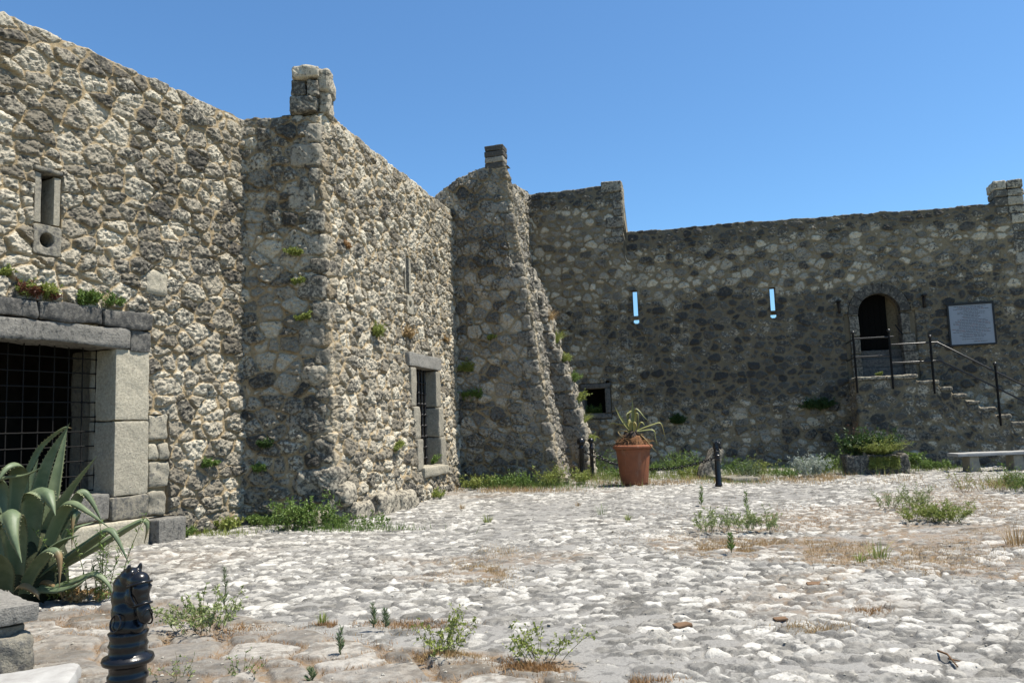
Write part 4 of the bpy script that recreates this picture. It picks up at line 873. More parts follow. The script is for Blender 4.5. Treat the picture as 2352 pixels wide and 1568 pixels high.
def P_weed(px, py, Hpx, label, name='weed', z=0, cat='weed', mats=(L_GREEN, L_STEM), seed=1, n_clump=1, wpx=None, group=WG, g=None, **k):
    g = gnd(px, py, z) if g is None else np.asarray(g, float); rng = np.random.RandomState(seed); sc_ = np.linalg.norm(g - CAM) / FPX; G = Geo(); W_ = (wpx or 0) * sc_
    for q in range(n_clump):
        b = g + A((rng.rand() - .5) * W_, (rng.rand() - .5) * min(W_, .5), 0) if n_clump > 1 else g
        weed(G, b, Hpx * sc_ * (.6 + .4 * rng.rand() if n_clump > 1 else 1), rng, **k)
    return fin_plant(G, name, label, cat, list(mats), g, group)
# foreground weeds in the flagstone joints
P_weed(470, 1447, 90, 'sprawling pale yellow-green weed just right of the near horse-head bollard', mats=(L_PALE, L_STEM), seed=3, nst=34, spread=1.0, leaf=.030, lw=.55, per=20, branch=2, droop=.35, r0=.12)
P_weed(1012, 1502, 100, 'open branching green weed with thin dark stems near bottom centre', mats=(L_YEL, L_STEM), seed=5, nst=22, spread=.95, leaf=.027, lw=.5, per=18, branch=2, r0=.08)
P_weed(1238, 1517, 92, 'wispy forked yellow-green weed, last of the foreground weeds to the right', mats=(L_YEL, L_STEM), seed=8, nst=20, spread=1.0, leaf=.027, lw=.5, per=16, branch=2, r0=.08)
P_weed(560, 1556, 60, 'low thin sprig at the bottom edge, left of centre', mats=(L_GREEN, L_STEM), seed=9, nst=8, spread=.9, leaf=.02, per=10, branch=1, r0=.08)
P_weed(415, 1566, 60, 'sparse light green weed beside the base of the near bollard', mats=(L_PALE, L_STEM), seed=10, nst=8, spread=.8, leaf=.024, per=10, branch=1, r0=.06)
for k, (x, y, hp, lb) in enumerate([(515, 1392, 78, 'tall upright narrow-leaved stalk behind the sprawling pale weed'), (783, 1506, 56, 'single bushy narrow-leaved stalk growing between two big flagstones'), (857, 1440, 48, 'taller left stalk of the close pair of upright stalks'), (886, 1440, 36, 'shorter right stalk of the close pair of upright stalks'), (715, 1568, 28, 'tiny upright seedling at the bottom edge'), (1680, 1268, 38, 'narrow upright stalk at the edge of the dry rusty grass patch'), (1611, 1160, 42, 'thin lone stalk on pale cobbles left of the mid-court weeds'), (1716, 1188, 55, 'tall stalk rising out of the mid-court weed patch')]):
    g = gnd(x, y); rng = np.random.RandomState(40 + k); G = Geo(); h = hp * np.linalg.norm(g - CAM) / FPX
    spike(G, g, h, rng, leaf=.06 if y > 1350 else .09, n=80); fin_plant(G, 'upright_stalk', lb, 'weed', [L_BLUE if y > 1350 else L_GREEN, L_STEM], g, 'narrow-leaved upright stalks')
for k, (x, y, hp, n, lb, mt) in enumerate([(742, 1428, 22, 40, 'little yellow-green grass tuft left of the stalk pair', L_YEL), (1120, 1199, 20, 60, 'small round grass tuft alone on the pale cobbles before the narrow barred doorway', L_YEL), (1443, 1194, 14, 40, 'tiny grass tuft on the cobbles in front of the pot', L_YEL), (1062, 1168, 14, 30, 'tiny yellowed tuft near the grass border of the tall buttress', L_DRY), (1384, 1181, 26, 16, 'thin green grass spray in front of the tall buttress corner', L_GREEN), (1328, 1162, 12, 30, 'dry little tuft before the tall buttress corner', L_DRY), (2020, 1280, 40, 50, 'wispy half-dry grass spray in the middle right of the court', L_YEL), (1975, 1288, 24, 40, 'low yellowish tuft left of the wispy half-dry spray', L_YEL), (2335, 1250, 40, 60, 'straw-coloured grass clump at the right edge of the court', L_DRY)]):
    g = gnd(x, y); rng = np.random.RandomState(60 + k); G = Geo(); s_ = np.linalg.norm(g - CAM) / FPX
    tuft(G, g, hp * s_ * 1.2, n, rng, .8, hp * s_ * .5, .008); fin_plant(G, 'grass_tuft', lb, 'grass tuft', [mt], g, 'grass tufts in the courtyard paving')
P_weed(1680, 1216, 62, 'spreading light green weed patch in the middle of the court', mats=(L_PALE, L_STEM), seed=71, n_clump=10, wpx=140, nst=7, spread=.9, leaf=.040, lw=.35, per=17, branch=2, r0=.06)
P_weed(2085, 1166, 55, 'pale feathery weed behind the greener weed at right of the court', mats=(L_PALE, L_STEM), seed=72, n_clump=8, wpx=95, nst=8, spread=.9, leaf=.036, lw=.3, per=15, branch=2, r0=.06)
P_weed(2143, 1197, 58, 'dense fresh green weed at the right of the court', mats=(L_YEL, L_STEM), seed=73, n_clump=9, wpx=95, nst=10, spread=1.0, leaf=.042, lw=.28, per=20, branch=2, r0=.06)
P_weed(2248, 1128, 62, 'brownish twiggy weed in front of the bench', mats=(L_YEL, L_RUST), seed=74, n_clump=6, wpx=90, nst=7, spread=.7, leaf=.034, lw=.35, per=8, branch=2, r0=.06)
P_weed(2325, 1126, 66, 'green weed at the right edge in front of the bench', mats=(L_GREEN, L_STEM), seed=75, n_clump=6, wpx=60, nst=8, spread=.7, leaf=.04, lw=.35, per=14, branch=2, r0=.06)
# plants at the foot of the middle building
BG = 'plants along the foot of the walls'
P_weed(700, 1212, 84, 'tall dark green bush at the foot of the shaded wall turn', 'bush', cat='bush', mats=(L_GREEN, L_STEM), seed=81, n_clump=9, wpx=80, nst=8, spread=.6, leaf=.05, lw=.5, per=20, branch=2, r0=.08, group=BG)
P_weed(610, 1205, 36, 'low green bush at the foot of the shaded wall, left of the tall bush', 'bush', cat='bush', mats=(L_GREEN, L_STEM), seed=82, n_clump=9, wpx=85, nst=7, spread=.8, leaf=.045, lw=.55, per=15, branch=1, r0=.06, group=BG)
P_weed(815, 1210, 36, 'low green mat of weeds under the corner boulders', mats=(L_GREEN, L_STEM), seed=83, n_clump=10, wpx=110, nst=7, spread=.8, leaf=.042, lw=.45, per=15, branch=1, r0=.06, group=BG)
P_weed(420, 1228, 30, 'round low weed beside the grey plinth block', mats=(L_GREEN, L_STEM), seed=84, n_clump=7, wpx=50, nst=9, spread=.9, leaf=.04, lw=.45, per=20, branch=1, r0=.06, group=BG)
P_weed(503, 1216, 36, 'yellow-green weed at the base of the gate wall', mats=(L_YEL, L_STEM), seed=85, n_clump=8, wpx=65, nst=9, spread=.8, leaf=.045, lw=.5, per=20, branch=1, r0=.06, group=BG)
P_weed(995, 1143, 34, 'yellowish weed below the sill of the narrow barred doorway', mats=(L_YEL, L_STEM), seed=86, n_clump=7, wpx=50, nst=9, spread=.7, leaf=.05, lw=.4, per=20, branch=1, r0=.06, group=BG)
for k, (x, y, hp, wp, mt, lb) in enumerate([(1095, 1122, 34, 60, L_YEL, 'grassy yellow-green weed in the corner at the left end of the tall buttress'), (1150, 1120, 34, 60, L_GREEN, 'second weed clump from the left along the tall buttress'), (1205, 1120, 40, 50, L_GREEN, 'dark leafy clump at the middle of the tall buttress foot'), (1262, 1117, 52, 60, L_YEL, 'tall loose weed at the right foot of the tall buttress'), (1348, 1110, 34, 50, L_YEL, 'yellow-green grassy weed right of the tall buttress edge'), (1372, 1085, 58, 60, L_GREEN, 'leafy green weed under the ball bollards'), (1410, 1100, 30, 40, L_GREEN, 'green weed touching the left side of the pot'), (1520, 1092, 44, 60, L_GREEN, 'green weed right beside the pot'), (1565, 1082, 48, 70, L_GREEN, 'green weed mass between the pot and the boulder'), (1527, 1066, 52, 34, L_SILV, 'tall greyish weed against the wall right of the pot'), (1600, 1096, 24, 60, L_YEL, 'low yellowish weed under the chains'), (1690, 1090, 36, 50, L_GREEN, 'weed just right of the far horse-head bollard'), (1730, 1099, 36, 30, L_BLUE, 'small bluish weed in the strip left of the yellow-flowered one'), (1750, 1096, 44, 34, L_YEL, 'yellow-green upright weed in the strip before the far wall'), (1808, 1098, 24, 30, L_GREEN, 'small dark weed left of the silvery shrub'), (1918, 1080, 48, 24, L_GREEN, 'slim tall weed right of the silvery shrub'), (1900, 1084, 30, 60, L_GREEN, 'low green weed at the foot of the silvery shrub'), (2135, 1078, 22, 90, L_GREEN, 'low trailing greenery between the trough and the bench'), (2340, 1066, 30, 40, L_GREEN, 'dark weed behind the right bench leg')]):
    P_weed(x, y, hp * 1.25, lb, mats=(mt, L_STEM), seed=100 + k, n_clump=max(4, int(wp / 7)), wpx=wp, nst=7, spread=.6, leaf=.055, lw=.42, per=14, branch=1, r0=.06, stem=.003, group=BG)
P_weed(1862, 1094, 62, 'silvery white shrub with yellow flower heads before the far wall', 'bush', cat='bush', mats=(L_SILV, L_STEM), seed=131, n_clump=9, wpx=48, nst=9, spread=.5, leaf=.06, lw=.4, per=22, branch=1, r0=.06, group=BG)
# trough plants
G = Geo(); rng = np.random.RandomState(140)
for q in range(20): weed(G, tc + td * (rng.rand() - .6) * 1.15 + Zv * .4, .95 * (.6 + .4 * rng.rand()), rng, nst=7, spread=.7, leaf=.07, lw=.6, per=18, branch=1, stem=.004)
for q in range(4): weed(G, tc + td * (-.28 + .1 * q - .2) + Zv * .5, 1.0, rng, nst=2, spread=.3, leaf=.038, lw=.4, per=9, lm=2, stem=.003, start=.6)
fin_plant(G, 'bush', 'dark leafy bush with red shoots in the trough', 'bush', [L_DARK, L_STEM, L_RED], tc + Zv * .4, BG)
G = Geo(); rng = np.random.RandomState(141)
for q in range(60):
    a = rng.rand() * 6.28; L_ = .36 + .34 * abs(math.cos(a)); weed(G, tc + td * (.12 + .15 * (rng.rand() - .5)) + tn_ * .15 + Zv * .42, L_, rng, nst=4, spread=1.3, leaf=.05, lw=.3, per=34, droop=.45, stem=.004, up=.2)
for q in range(40): weed(G, tc + td * (.12 + .7 * (rng.rand() - .5)) + tn_ * .37 + Zv * .44, -.36, rng, nst=4, spread=.5, leaf=.05, lw=.3, per=26, droop=.2, stem=.004, up=-.2)
fin_plant(G, 'shrub', 'bright yellow-green feathery shrub spilling over the trough', 'shrub', [L_YEL, L_STEM], tc + Zv * .4, BG)
G = Geo(); rng = np.random.RandomState(142)
for q in range(14): weed(G, tc + td * (.62 + .5 * rng.rand()) + tn_ * .1 + Zv * (.02 + .35 * rng.rand()), .3, rng, nst=5, spread=1.0, leaf=.06, lw=.7, per=12)
fin_plant(G, 'ivy', 'trailing ivy at the right end of the trough', 'ivy', [L_GREEN, L_STEM], tc + td * .7, BG)
# plants rooted in the walls
WP = 'plants rooted in the masonry'
def wallplant(p, out, Hh, label, mats=(L_YEL, L_STEM), seed=1, n=3, width=.3, grass=False, name='wall_plant', **k):
    rng = np.random.RandomState(seed); G = Geo(); side = np.cross(out, Zv)
    kw = dict(nst=8, spread=.9, leaf=.045, lw=.45, per=20, branch=1, r0=.06, droop=.5); kw.update(k)
    for q in range(n):
        b = p + side * (rng.rand() - .5) * width + Zv * (rng.rand() - .5) * .06 + out * .0
        if grass: tuft(G, b, Hh, 26, rng, 1.0, .1, .009, 0, out)
        else: weed(G, b, Hh * (.6 + .4 * rng.rand()), rng, out=out, **kw)
    fin_plant(G, name, label, 'wall plant', list(mats), p, WP)
wallplant(W1(-3.72, 3.36, .02), n1, .28, 'left reddish-green plant tuft on top of the gate lintel', (L_YEL, L_STEM), 201, 7, .45); wallplant(W1(-3.7, 3.36, .05), n1, .24, 'dry red sprigs mixed into the left tuft on the gate lintel', (L_RED, L_STEM), 221, 4, .45)
wallplant(W1(-2.85, 3.36, .02), n1, .26, 'right green plant tuft on top of the gate lintel', (L_GREEN, L_STEM), 202, 9, .6); wallplant(W1(-4.25, 3.58, .02), n1, .16, 'small yellow tuft in the gate wall at the left edge of the view', (L_YEL, L_STEM), 203, 4, .3)
wallplant(W1(-.80, 1.02, .05), n1, .18, 'small green plant low in the gate wall left of the corner', (L_GREEN, L_STEM), 204, 4, .25)
s1n = A(-.03, -1, 0)
for k, (x, z, hh, mt, lb) in enumerate([(-4.2, 1.27, .2, L_DARK, 'dark small plant low on the shaded wall turn'), (-4.28, .86, .18, L_GREEN, 'lowest little plant on the shaded wall turn'), (-3.68, 4.5, .2, L_YEL, 'topmost yellow-green plant on the shaded wall turn'), (-3.6, 4.02, .13, L_YEL, 'middle tiny plant on the shaded wall turn'), (-3.58, 3.42, .16, L_YEL, 'small yellow plant at mid height below the middle tiny one')]):
    wallplant(A(x, 13.44, z), s1n, hh, lb, (mt, L_STEM), 210 + k, 3, .2)
def F2p(s, z): return face2(np.array(float(s)), np.array(float(z))) + f2n * .03
wallplant(F2p(1.9, 3.28), f2n, .34, 'bright green tuft on the sunlit wall left of the narrow doorway', (L_YEL, L_STEM), 231, 5, .3); wallplant(F2p(3.6, 3.42), f2n, .36, 'straw-coloured dry tuft just above the doorway lintel', (L_DRY, L_STEM), 232, 5, .4)
wallplant(F2p(2.37, 1.1), f2n, .26, 'green plant low on the sunlit wall left of the narrow doorway', (L_YEL, L_STEM), 233, 4, .3); wallplant(F2p(.7, 4.8), f2n, .16, 'tiny dry plant high near the sunlit corner', (L_RUST, L_STEM), 234, 3, .2)
wallplant(F2p(5.0, .68) - f2n * .15, f2n, .3, 'green sprig growing on the barred doorway sill', (L_GREEN, L_STEM), 235, 3, .2); wallplant(F2p(6.3, 3.6), f2n, .16, 'small dry plant high beside the tall buttress', (L_DRY, L_STEM), 236, 3, .2)
def FSp(s, z): return c2 + e2 * s + Zv * z - e1 * .04
wallplant(FSp(-2.38, 2.9), -e1, .42, 'upper yellow-green plant in the corner beside the tall buttress', (L_YEL, L_STEM), 241, 8, .4); wallplant(FSp(-2.2, 2.2), -e1, .40, 'lower greener plant in the corner beside the tall buttress', (L_GREEN, L_STEM), 242, 8, .4); wallplant(FSp(-1.7, 3.7), -e1, .2, 'little yellow plant in the middle of the tall buttress side', (L_YEL, L_STEM), 243, 3, .3)
for k, (z, hh, lb, mt, gr) in enumerate([(4.4, .5, 'highest grass clump hanging on the lower buttress', L_DRY, True), (3.75, .55, 'long dry grasses near the top of the lower buttress', L_YEL, True), (3.2, .45, 'third grass clump down the lower buttress', L_YEL, False), (2.6, .5, 'bushy green growth at mid height of the lower buttress', L_GREEN, False), (2.05, .5, 'green growth beside the small far window', L_YEL, False), (1.45, .45, 'grass growth low on the lower buttress', L_YEL, True), (.9, .4, 'lowest grass growth on the lower buttress', L_YEL, False)]):
    wallplant(c3b + e2 * (E3(z) + .0) + e1 * .35 + Zv * z, unit(e2 + e1 * .1), hh, lb, (mt, L_STEM), 250 + k, 7, .7, gr)
wallplant(FW(5.4, 1.65, .02), -e1, .6, 'dark green hanging plant on the far wall left of the stair', (L_DARK, L_STEM), 261, 16, .8, droop=.9, leaf=.06); wallplant(FW(1.42, 1.38, .02), -e1, .36, 'round dark plant on the far wall above the pot', (L_DARK, L_STEM), 262, 14, .3, leaf=.06); wallplant(FW(7.15, 2.53, .6), -e1, .14, 'tiny bright sprig on the stair landing', (L_YEL, L_STEM), 263, 2, .1)
wallplant(FW(-1.15, 1.72, -.32), -e1, .5, 'green plant growing inside the small far window', (L_GREEN, L_STEM), 264, 9, .6)
wallplant(k0 + u1 * .02 + u2 * .5 + Zv * .06, unit(A(.7, -.7, 0)), .2, 'small silvery plant on the rough block of the low wall', (L_SILV, L_STEM), 265, 5, .3)
# bits of living grass border and dry grass
rng = np.random.RandomState(300)
def blades(G, C_, hmin, hmax, m, wd, lean=.6):
    n = len(C_); a = rng.rand(n) * 6.283; h = hmin + (hmax - hmin) * rng.rand(n) ** 1.5; s = np.stack([np.cos(a), np.sin(a), 0 * a], -1) * wd / 2; b = rng.rand(n) * 6.283; ll = lean * rng.rand(n) * h
    T = C_ + np.stack([np.cos(b) * ll, np.sin(b) * ll, h], -1); V = np.stack([C_ - s, C_ + s, T + s * .15, T - s * .15], 1); K = np.ones((n, 4, 4)); K[..., 1] = rng.rand(n)[:, None]
    G.add(V.reshape(-1, 3), np.arange(4 * n).reshape(-1, 4), K.reshape(-1, 4), m)
G = Geo()
def patch(x, y, wpx, hpx, n, h=(.008, .045), m=0, wd=.0055):
    n = n * 3; q = rng.normal(size=(n, 2)) * .36; pts = np.array([gnd(x + a * wpx, y + b * hpx) for a, b in q]); pts[:, 2] = .0
    f = fbm(pts[:, 0] / .5, pts[:, 1] / .5, 901, 3); pts = pts[f > -.03]
    pts[:, 2] = ground_h(pts[None, :, 0], pts[None, :, 1])[0][0] - .004; blades(G, pts, h[0], h[1], m, wd, 1.1)
for x, y, wp, hp, n in [(1745, 1240, 330, 42, 3800), (1700, 1258, 190, 18, 2200), (1095, 1310, 130, 36, 1500), (1860, 1190, 420, 70, 3000), (2050, 1270, 420, 70, 3000), (2230, 1150, 260, 50, 2000), (1150, 1262, 90, 22, 300), (1240, 1520, 130, 24, 900), (1010, 1505, 120, 16, 500), (475, 1448, 160, 16, 800), (860, 1441, 90, 10, 350), (945, 1425, 160, 14, 500), (760, 1428, 60, 8, 200), (2000, 1400, 60, 14, 150), (1870, 1440, 120, 16, 250), (2290, 1200, 200, 60, 900), (1430, 1560, 160, 16, 400), (1340, 1090, 100, 16, 300)]: patch(x, y, wp, hp, n, m=0 if rng.rand() < .5 else 1)
for x, y, wp, hp, n in [(1180, 1126, 270, 6, 500), (1560, 1104, 420, 12, 1000), (1830, 1100, 400, 12, 1000), (1945, 1095, 200, 12, 500), (1470, 1112, 170, 8, 300), (2270, 1112, 220, 14, 500)]: patch(x, y, wp, hp, n, (.03, .16), 0, .010)
q = np.stack([-4.6 + 6.2 * rng.rand(26000), 4.4 + 3.4 * rng.rand(26000)], -1); d_, _, _, _ = rubble(q[:, 0], q[:, 1], .47, .33, 861, kx=1.05, warp=.07, var=.9, rk=.012)
ok = (d_ < .03) & (zoneA(q[:, 0], q[:, 1]) > .5) & (fbm(q[:, 0] / .6, q[:, 1] / .6, 905, 2) > -.12); blades(G, np.concatenate([q[ok], np.zeros((ok.sum(), 1))], 1), .01, .035, 1, .005, 1.0)
tag(G.build('dry_grass', [L_DRY, L_RUST], smooth=False), 'dry rusty grass in patches and joints of the paving', 'grass', kind='stuff')
G = Geo(); n_ = 2600; q = np.stack([-4.5 + 9.5 * rng.rand(n_), 4.2 + 7.5 * rng.rand(n_) ** 1.3], -1); hgt = ground_h(q[None, :, 0], q[None, :, 1])[0][0]
OC = np.array([[1, 0, 0], [0, 1, 0], [-1, 0, 0], [0, -1, 0], [0, 0, 1], [0, 0, -1]], float); OF = np.array([[0, 1, 4, 4], [1, 2, 4, 4], [2, 3, 4, 4], [3, 0, 4, 4], [1, 0, 5, 5], [2, 1, 5, 5], [3, 2, 5, 5], [0, 3, 5, 5]])
for k in range(n_):
    sz = .005 + .013 * rng.rand() ** 3; V = OC * (sz * (.6 + .8 * rng.rand(6))[:, None]); V[:, 2] *= .6; a = rng.rand() * 6.28; V = np.stack([V[:, 0] * math.cos(a) - V[:, 1] * math.sin(a), V[:, 0] * math.sin(a) + V[:, 1] * math.cos(a), V[:, 2]], -1)
    G.add(V + A(q[k, 0], q[k, 1], hgt[k] + sz * .3), OF, (1, .5 + .5 * rng.rand(), .0, 0))
tag(G.build('loose_gravel', M_COB, smooth=False), 'small loose stones and chips on the paving', 'gravel', kind='stuff')
G = Geo()
def gpatch(x, y, wp, hp, n, h): 
    q = rng.normal(size=(n, 2)) * .36; pts = np.array([gnd(x + a * wp, y + b * hp) for a, b in q]); pts[:, 2] = 0; blades(G, pts, h[0], h[1], int(rng.rand() < .5), .010)
for x, y, wp, hp, n, hh in [(1180, 1118, 250, 8, 1500, (.05, .3)), (1560, 1097, 300, 10, 1600, (.04, .2)), (1385, 1098, 110, 18, 900, (.05, .3)), (1760, 1088, 300, 8, 1200, (.05, .25)), (1930, 1082, 250, 8, 900, (.05, .22)), (2150, 1077, 200, 6, 500, (.03, .15)), (1680, 1106, 120, 8, 500, (.03, .12)), (760, 1216, 260, 8, 900, (.03, .15)), (470, 1226, 160, 8, 500, (.03, .12)), (2330, 1115, 80, 16, 500, (.05, .3))]: gpatch(x, y, wp, hp, n, hh)
tag(G.build('verge_grass', [L_GREEN, L_YEL], smooth=False), 'short green grass along the foot of the walls', 'grass', kind='stuff')

# ------------------------------------------------------------------ agaves
def leaf_mat_agave():
    m, t, b, o = newmat('agave_leaf'); n = N(t); R, G_, B, Al = n.surf(); P = n.n('TexCoord').outputs['Object']
    f = n.noise(9, P, 5, .6); c = n.mix(n.math('MULTIPLY_ADD', f, 3.4, -1.2, True), (.06, .10, .055), (.13, .17, .098))
    c = n.mix(n.math('MULTIPLY', R, .6), c, (.26, .285, .16))         # pale margins
    c = n.mix(G_, c, n.mix(f, (.14, .075, .035), (.34, .23, .12)))   # dead tip
    c = n.mix(B, c, (.24, .265, .13))                                   # yellowing
    t.links.new(c, b.inputs['Base Color']); b.inputs['Roughness'].default_value = .5; b.inputs['Specular IOR Level'].default_value = .35
    tr = n.n('BsdfTranslucent', {0: c}); mx = n.n('MixShader', {0: .12, 1: b.outputs[0], 2: tr.outputs[0]}); t.links.new(mx.outputs[0], o.inputs[0]); return m
M_AG = leaf_mat_agave()
M_AGD = leaf_mat_agave(); M_AGD.name = 'dying_agave_leaf'
for x_ in M_AGD.node_tree.nodes:
    if x_.type == 'MIX' and abs(x_.inputs[7].default_value[0] - .24) < 1e-3: x_.inputs[7].default_value = (.30, .27, .075, 1)
def catmull(P, n):
    P = np.asarray(P, float); Q = np.vstack([2 * P[0] - P[1], P, 2 * P[-1] - P[-2]]); t = np.linspace(0, len(P) - 1 - 1e-6, n); i = t.astype(int); f = (t - i)[:, None]
    a, b, c, d = Q[i], Q[i + 1], Q[i + 2], Q[i + 3]
    return .5 * (2 * b + (c - a) * f + (2 * a - 5 * b + 4 * c - d) * f ** 2 + (3 * b - a - 3 * c + d) * f ** 3)
def agave_leaf(ctrl, width, phi, parent, dead=2., yellow=0., vd=.22, teeth=True, thick=.022, name='leaf', mat=None, tipw=.0, n=26, wprof=None):
    P = catmull(ctrl, n); t = np.linspace(0, 1, n); T = np.gradient(P, axis=0); T /= np.linalg.norm(T, axis=1)[:, None]
    s0 = A(math.cos(phi), math.sin(phi), 0); S = s0 - T * (T @ s0)[:, None]; S /= np.linalg.norm(S, axis=1)[:, None]; Nn = np.cross(S, T)
    wp = width * np.interp(t, [0, .12, .3, .45, .65, .85, 1], [.70, .78, 1., .97, .70, .30, .01]) if wprof is None else width * np.interp(t, *wprof)
    us = np.array([-1, -.72, -.35, 0, .35, .72, 1]); rows = []; cols = []
    for i in range(n):
        top = [P[i] + S[i] * (u * wp[i] / 2) + Nn[i] * (vd * wp[i] * (u * u - .3)) for u in us]; th = thick * (1 - .75 * t[i])
        bot = [P[i] + S[i] * (u * wp[i] / 2 * .9) + Nn[i] * (vd * wp[i] * (u * u - .3) - th * (1.05 - u * u)) for u in us[5:0:-1]]
        rows.append(top + bot); dd = float(np.clip((t[i] - dead) * 14 + .3, 0, 1)) if t[i] > dead - .02 else 0.
        cols.append([(1. if abs(u) > .9 else 0., dd, yellow, 0) for u in us] + [(0, dd, yellow * .6, 0)] * 5)
    V = np.array(rows); m_ = V.shape[1]; i = np.arange(n * m_).reshape(n, m_); j = np.roll(i, -1, 1); F = np.stack([i[:-1], j[:-1], j[1:], i[1:]], -1).reshape(-1, 4)
    G = Geo(); G.add(V.reshape(-1, 3), F, np.array(cols).reshape(-1, 4))
    if teeth:
        L_ = np.concatenate([[0], np.cumsum(np.linalg.norm(np.diff(P, axis=0), axis=1))]); tv = []; 
        for q in np.arange(.05, L_[-1] * .9, .045):
            for sgn, e in ((-1, 0), (1, 6)):
                ed = np.array([np.interp(q, L_, V[:, e, c_]) for c_ in range(3)]); k_ = min(int(np.searchsorted(L_, q)), n - 1); tv += [ed - T[k_] * .007, ed + T[k_] * .007, ed + S[k_] * sgn * .012 + T[k_] * .006]
        tv = np.array(tv); q = np.arange(len(tv)).reshape(-1, 3); G.add(tv, np.concatenate([q, q[:, 2:]], 1), (.9, .35, 0, 0))
    return G.build(name, mat or M_AG, parent)
ag = thing('agave', 'large grey-green agave with folded leaves and dry brown tips in front of the gate', 'agave', A(-4.75, 8.0, 0))
def c7(*pts): return [at(.336 * x, 1041 + .336 * y, 7.95 + d) for x, y, d in pts]
LV = [  # control points in the crop of the photograph (x, y, depth offset), width, facing, dead from, yellow
    (((180, 800, 0), (230, 420, .0), (330, 60, -.05), (478, -210, -.1)), .21, .25, 2, 0), (((230, 780, .15), (330, 420, .2), (400, 80, .25), (462, -190, .3)), .18, .6, 2, .15),
    (((240, 760, .1), (330, 480, .05), (470, 250, 0), (660, 20, -.1)), .20, .95, 2, .35), (((190, 820, -.1), (215, 560, -.15), (245, 300, -.25), (300, 250, -.42), (345, 330, -.52), (380, 425, -.56)), .30, .1, 2, .15),
    (((90, 820, .1), (120, 500, .15), (140, 170, .1), (110, 80, -.05), (40, 100, -.2), (-40, 230, -.3)), .26, .2, 2, .25), (((120, 830, -.25), (120, 640, -.35), (100, 440, -.5), (70, 410, -.68), (85, 560, -.8), (150, 745, -.82)), .34, .05, 2, .2),
    (((260, 840, -.05), (330, 600, -.1), (420, 390, -.15), (500, 335, -.2), (610, 400, -.25), (745, 508, -.3)), .21, 1.0, 2, .35), (((270, 820, .1), (400, 560, .15), (520, 300, .2), (580, 260, .2), (640, 340, .2), (700, 480, .2)), .2, 1.1, 2, .25),
    (((280, 850, .0), (480, 740, .0), (700, 610, 0), (880, 500, 0), (985, 455, 0), (1012, 500, 0), (985, 612, 0)), .20, 1.35, .86, .35), (((260, 860, -.1), (420, 740, -.15), (600, 610, -.2), (740, 520, -.25), (800, 570, -.3), (880, 752, -.33)), .23, 1.2, 2, .2),
    (((280, 920, -.2), (420, 900, -.25), (560, 850, -.3), (660, 820, -.32), (735, 880, -.35), (770, 965, -.36)), .20, 1.45, 2, .4), (((240, 940, -.25), (320, 930, -.3), (420, 930, -.35), (520, 900, -.4), (600, 850, -.4)), .17, 1.3, 2, .1),
    (((160, 960, -.3), (200, 830, -.4), (290, 700, -.5), (370, 655, -.58), (410, 720, -.62), (405, 920, -.63)), .20, .75, .70, .1), (((30, 880, 0), (10, 620, 0), (-10, 420, -.1), (-60, 380, -.3)), .28, 0, 2, .1),
    (((60, 860, .25), (60, 560, .3), (30, 260, .35), (10, 190, .3), (-30, 200, .3)), .22, 0, 2, .15), (((150, 200, .3), (210, 80, .3), (290, -60, .3), (430, -170, .25), (490, -170, .2)), .085, .6, .9, .2),
    (((-30, 190, .0), (60, 165, -.05), (170, 150, -.1), (285, 98, -.15)), .07, 1.2, 2, .45), (((300, 830, .2), (400, 640, .2), (480, 480, .2), (525, 400, .2), (500, 470, .15), (490, 650, .12)), .15, 1.0, .74, .2),
    (((40, 940, -.3), (20, 800, -.5), (-10, 700, -.7), (-60, 660, -.9)), .3, .2, 2, .1), (((250, 800, .35), (360, 660, .5), (500, 520, .7), (640, 470, .85)), .2, 1.4, 2, .1), (((180, 820, .3), (170, 520, .45), (200, 260, .55), (260, 40, .6)), .24, .2, 2, .1)]
LV += [(((170, 830, .15), (260, 500, .2), (300, 250, .25), (345, 60, .3)), .15, .6, 2, .1), (((210, 840, -.15), (300, 700, -.25), (420, 600, -.35), (540, 560, -.42)), .16, .9, 2, .15), (((140, 820, -.1), (150, 560, -.1), (165, 380, -.12), (190, 190, -.15)), .19, .15, 2, .05),
    (((250, 900, -.1), (330, 880, -.2), (400, 930, -.28), (430, 985, -.3)), .11, 1.0, .0, .1), (((300, 900, .1), (420, 930, .05), (520, 985, .0)), .10, 1.2, .0, .1), (((120, 930, -.35), (170, 900, -.5), (240, 940, -.6), (270, 1000, -.62)), .12, .8, .0, .1)]
for pts, wd, ph, dd, ye in LV: agave_leaf(c7(*pts), wd * .70, ph, ag, dd, min(1, ye + .12), .26)
G = Geo(); lathe(G, A(-4.72, 8.0, 0), [(0, -.05), (.22, -.05), (.26, .15), (.24, .4), (.16, .6), (0, .65)], 16); G.build('trunk', M_TRUNK, ag)
P_weed(0, 0, 0, 'feathery narrow-leaved weed growing through the right side of the agave', mats=(L_GREEN, L_STEM), seed=310, g=gnd(228, 1345), nst=0, group=BG) if False else None
G = Geo(); rng = np.random.RandomState(311); gp = at(232, 1330, 7.75) * A(1, 1, 0)
for q in range(9): 
    hz = A(rng.normal() * .09, rng.normal() * .06, 0); P = gp + hz + Zv * np.linspace(0, .35 + .5 * rng.rand(), 8)[:, None] + hz * np.linspace(0, 1.4, 8)[:, None] ** 1.5; tube(G, P, np.linspace(.005, .002, 8), 4, 1, (1, .3, 0, 0), False)
    n = 60; x = rng.rand(n) * 6.9; i = x.astype(int); f = (x - i)[:, None]; p = P[i] * (1 - f) + P[i + 1] * f; D = rng.normal(size=(n, 3)); D[:, 2] += .5; leaves(G, p, D, .075 * (.6 + .6 * rng.rand(n)), .010, rng, 0)
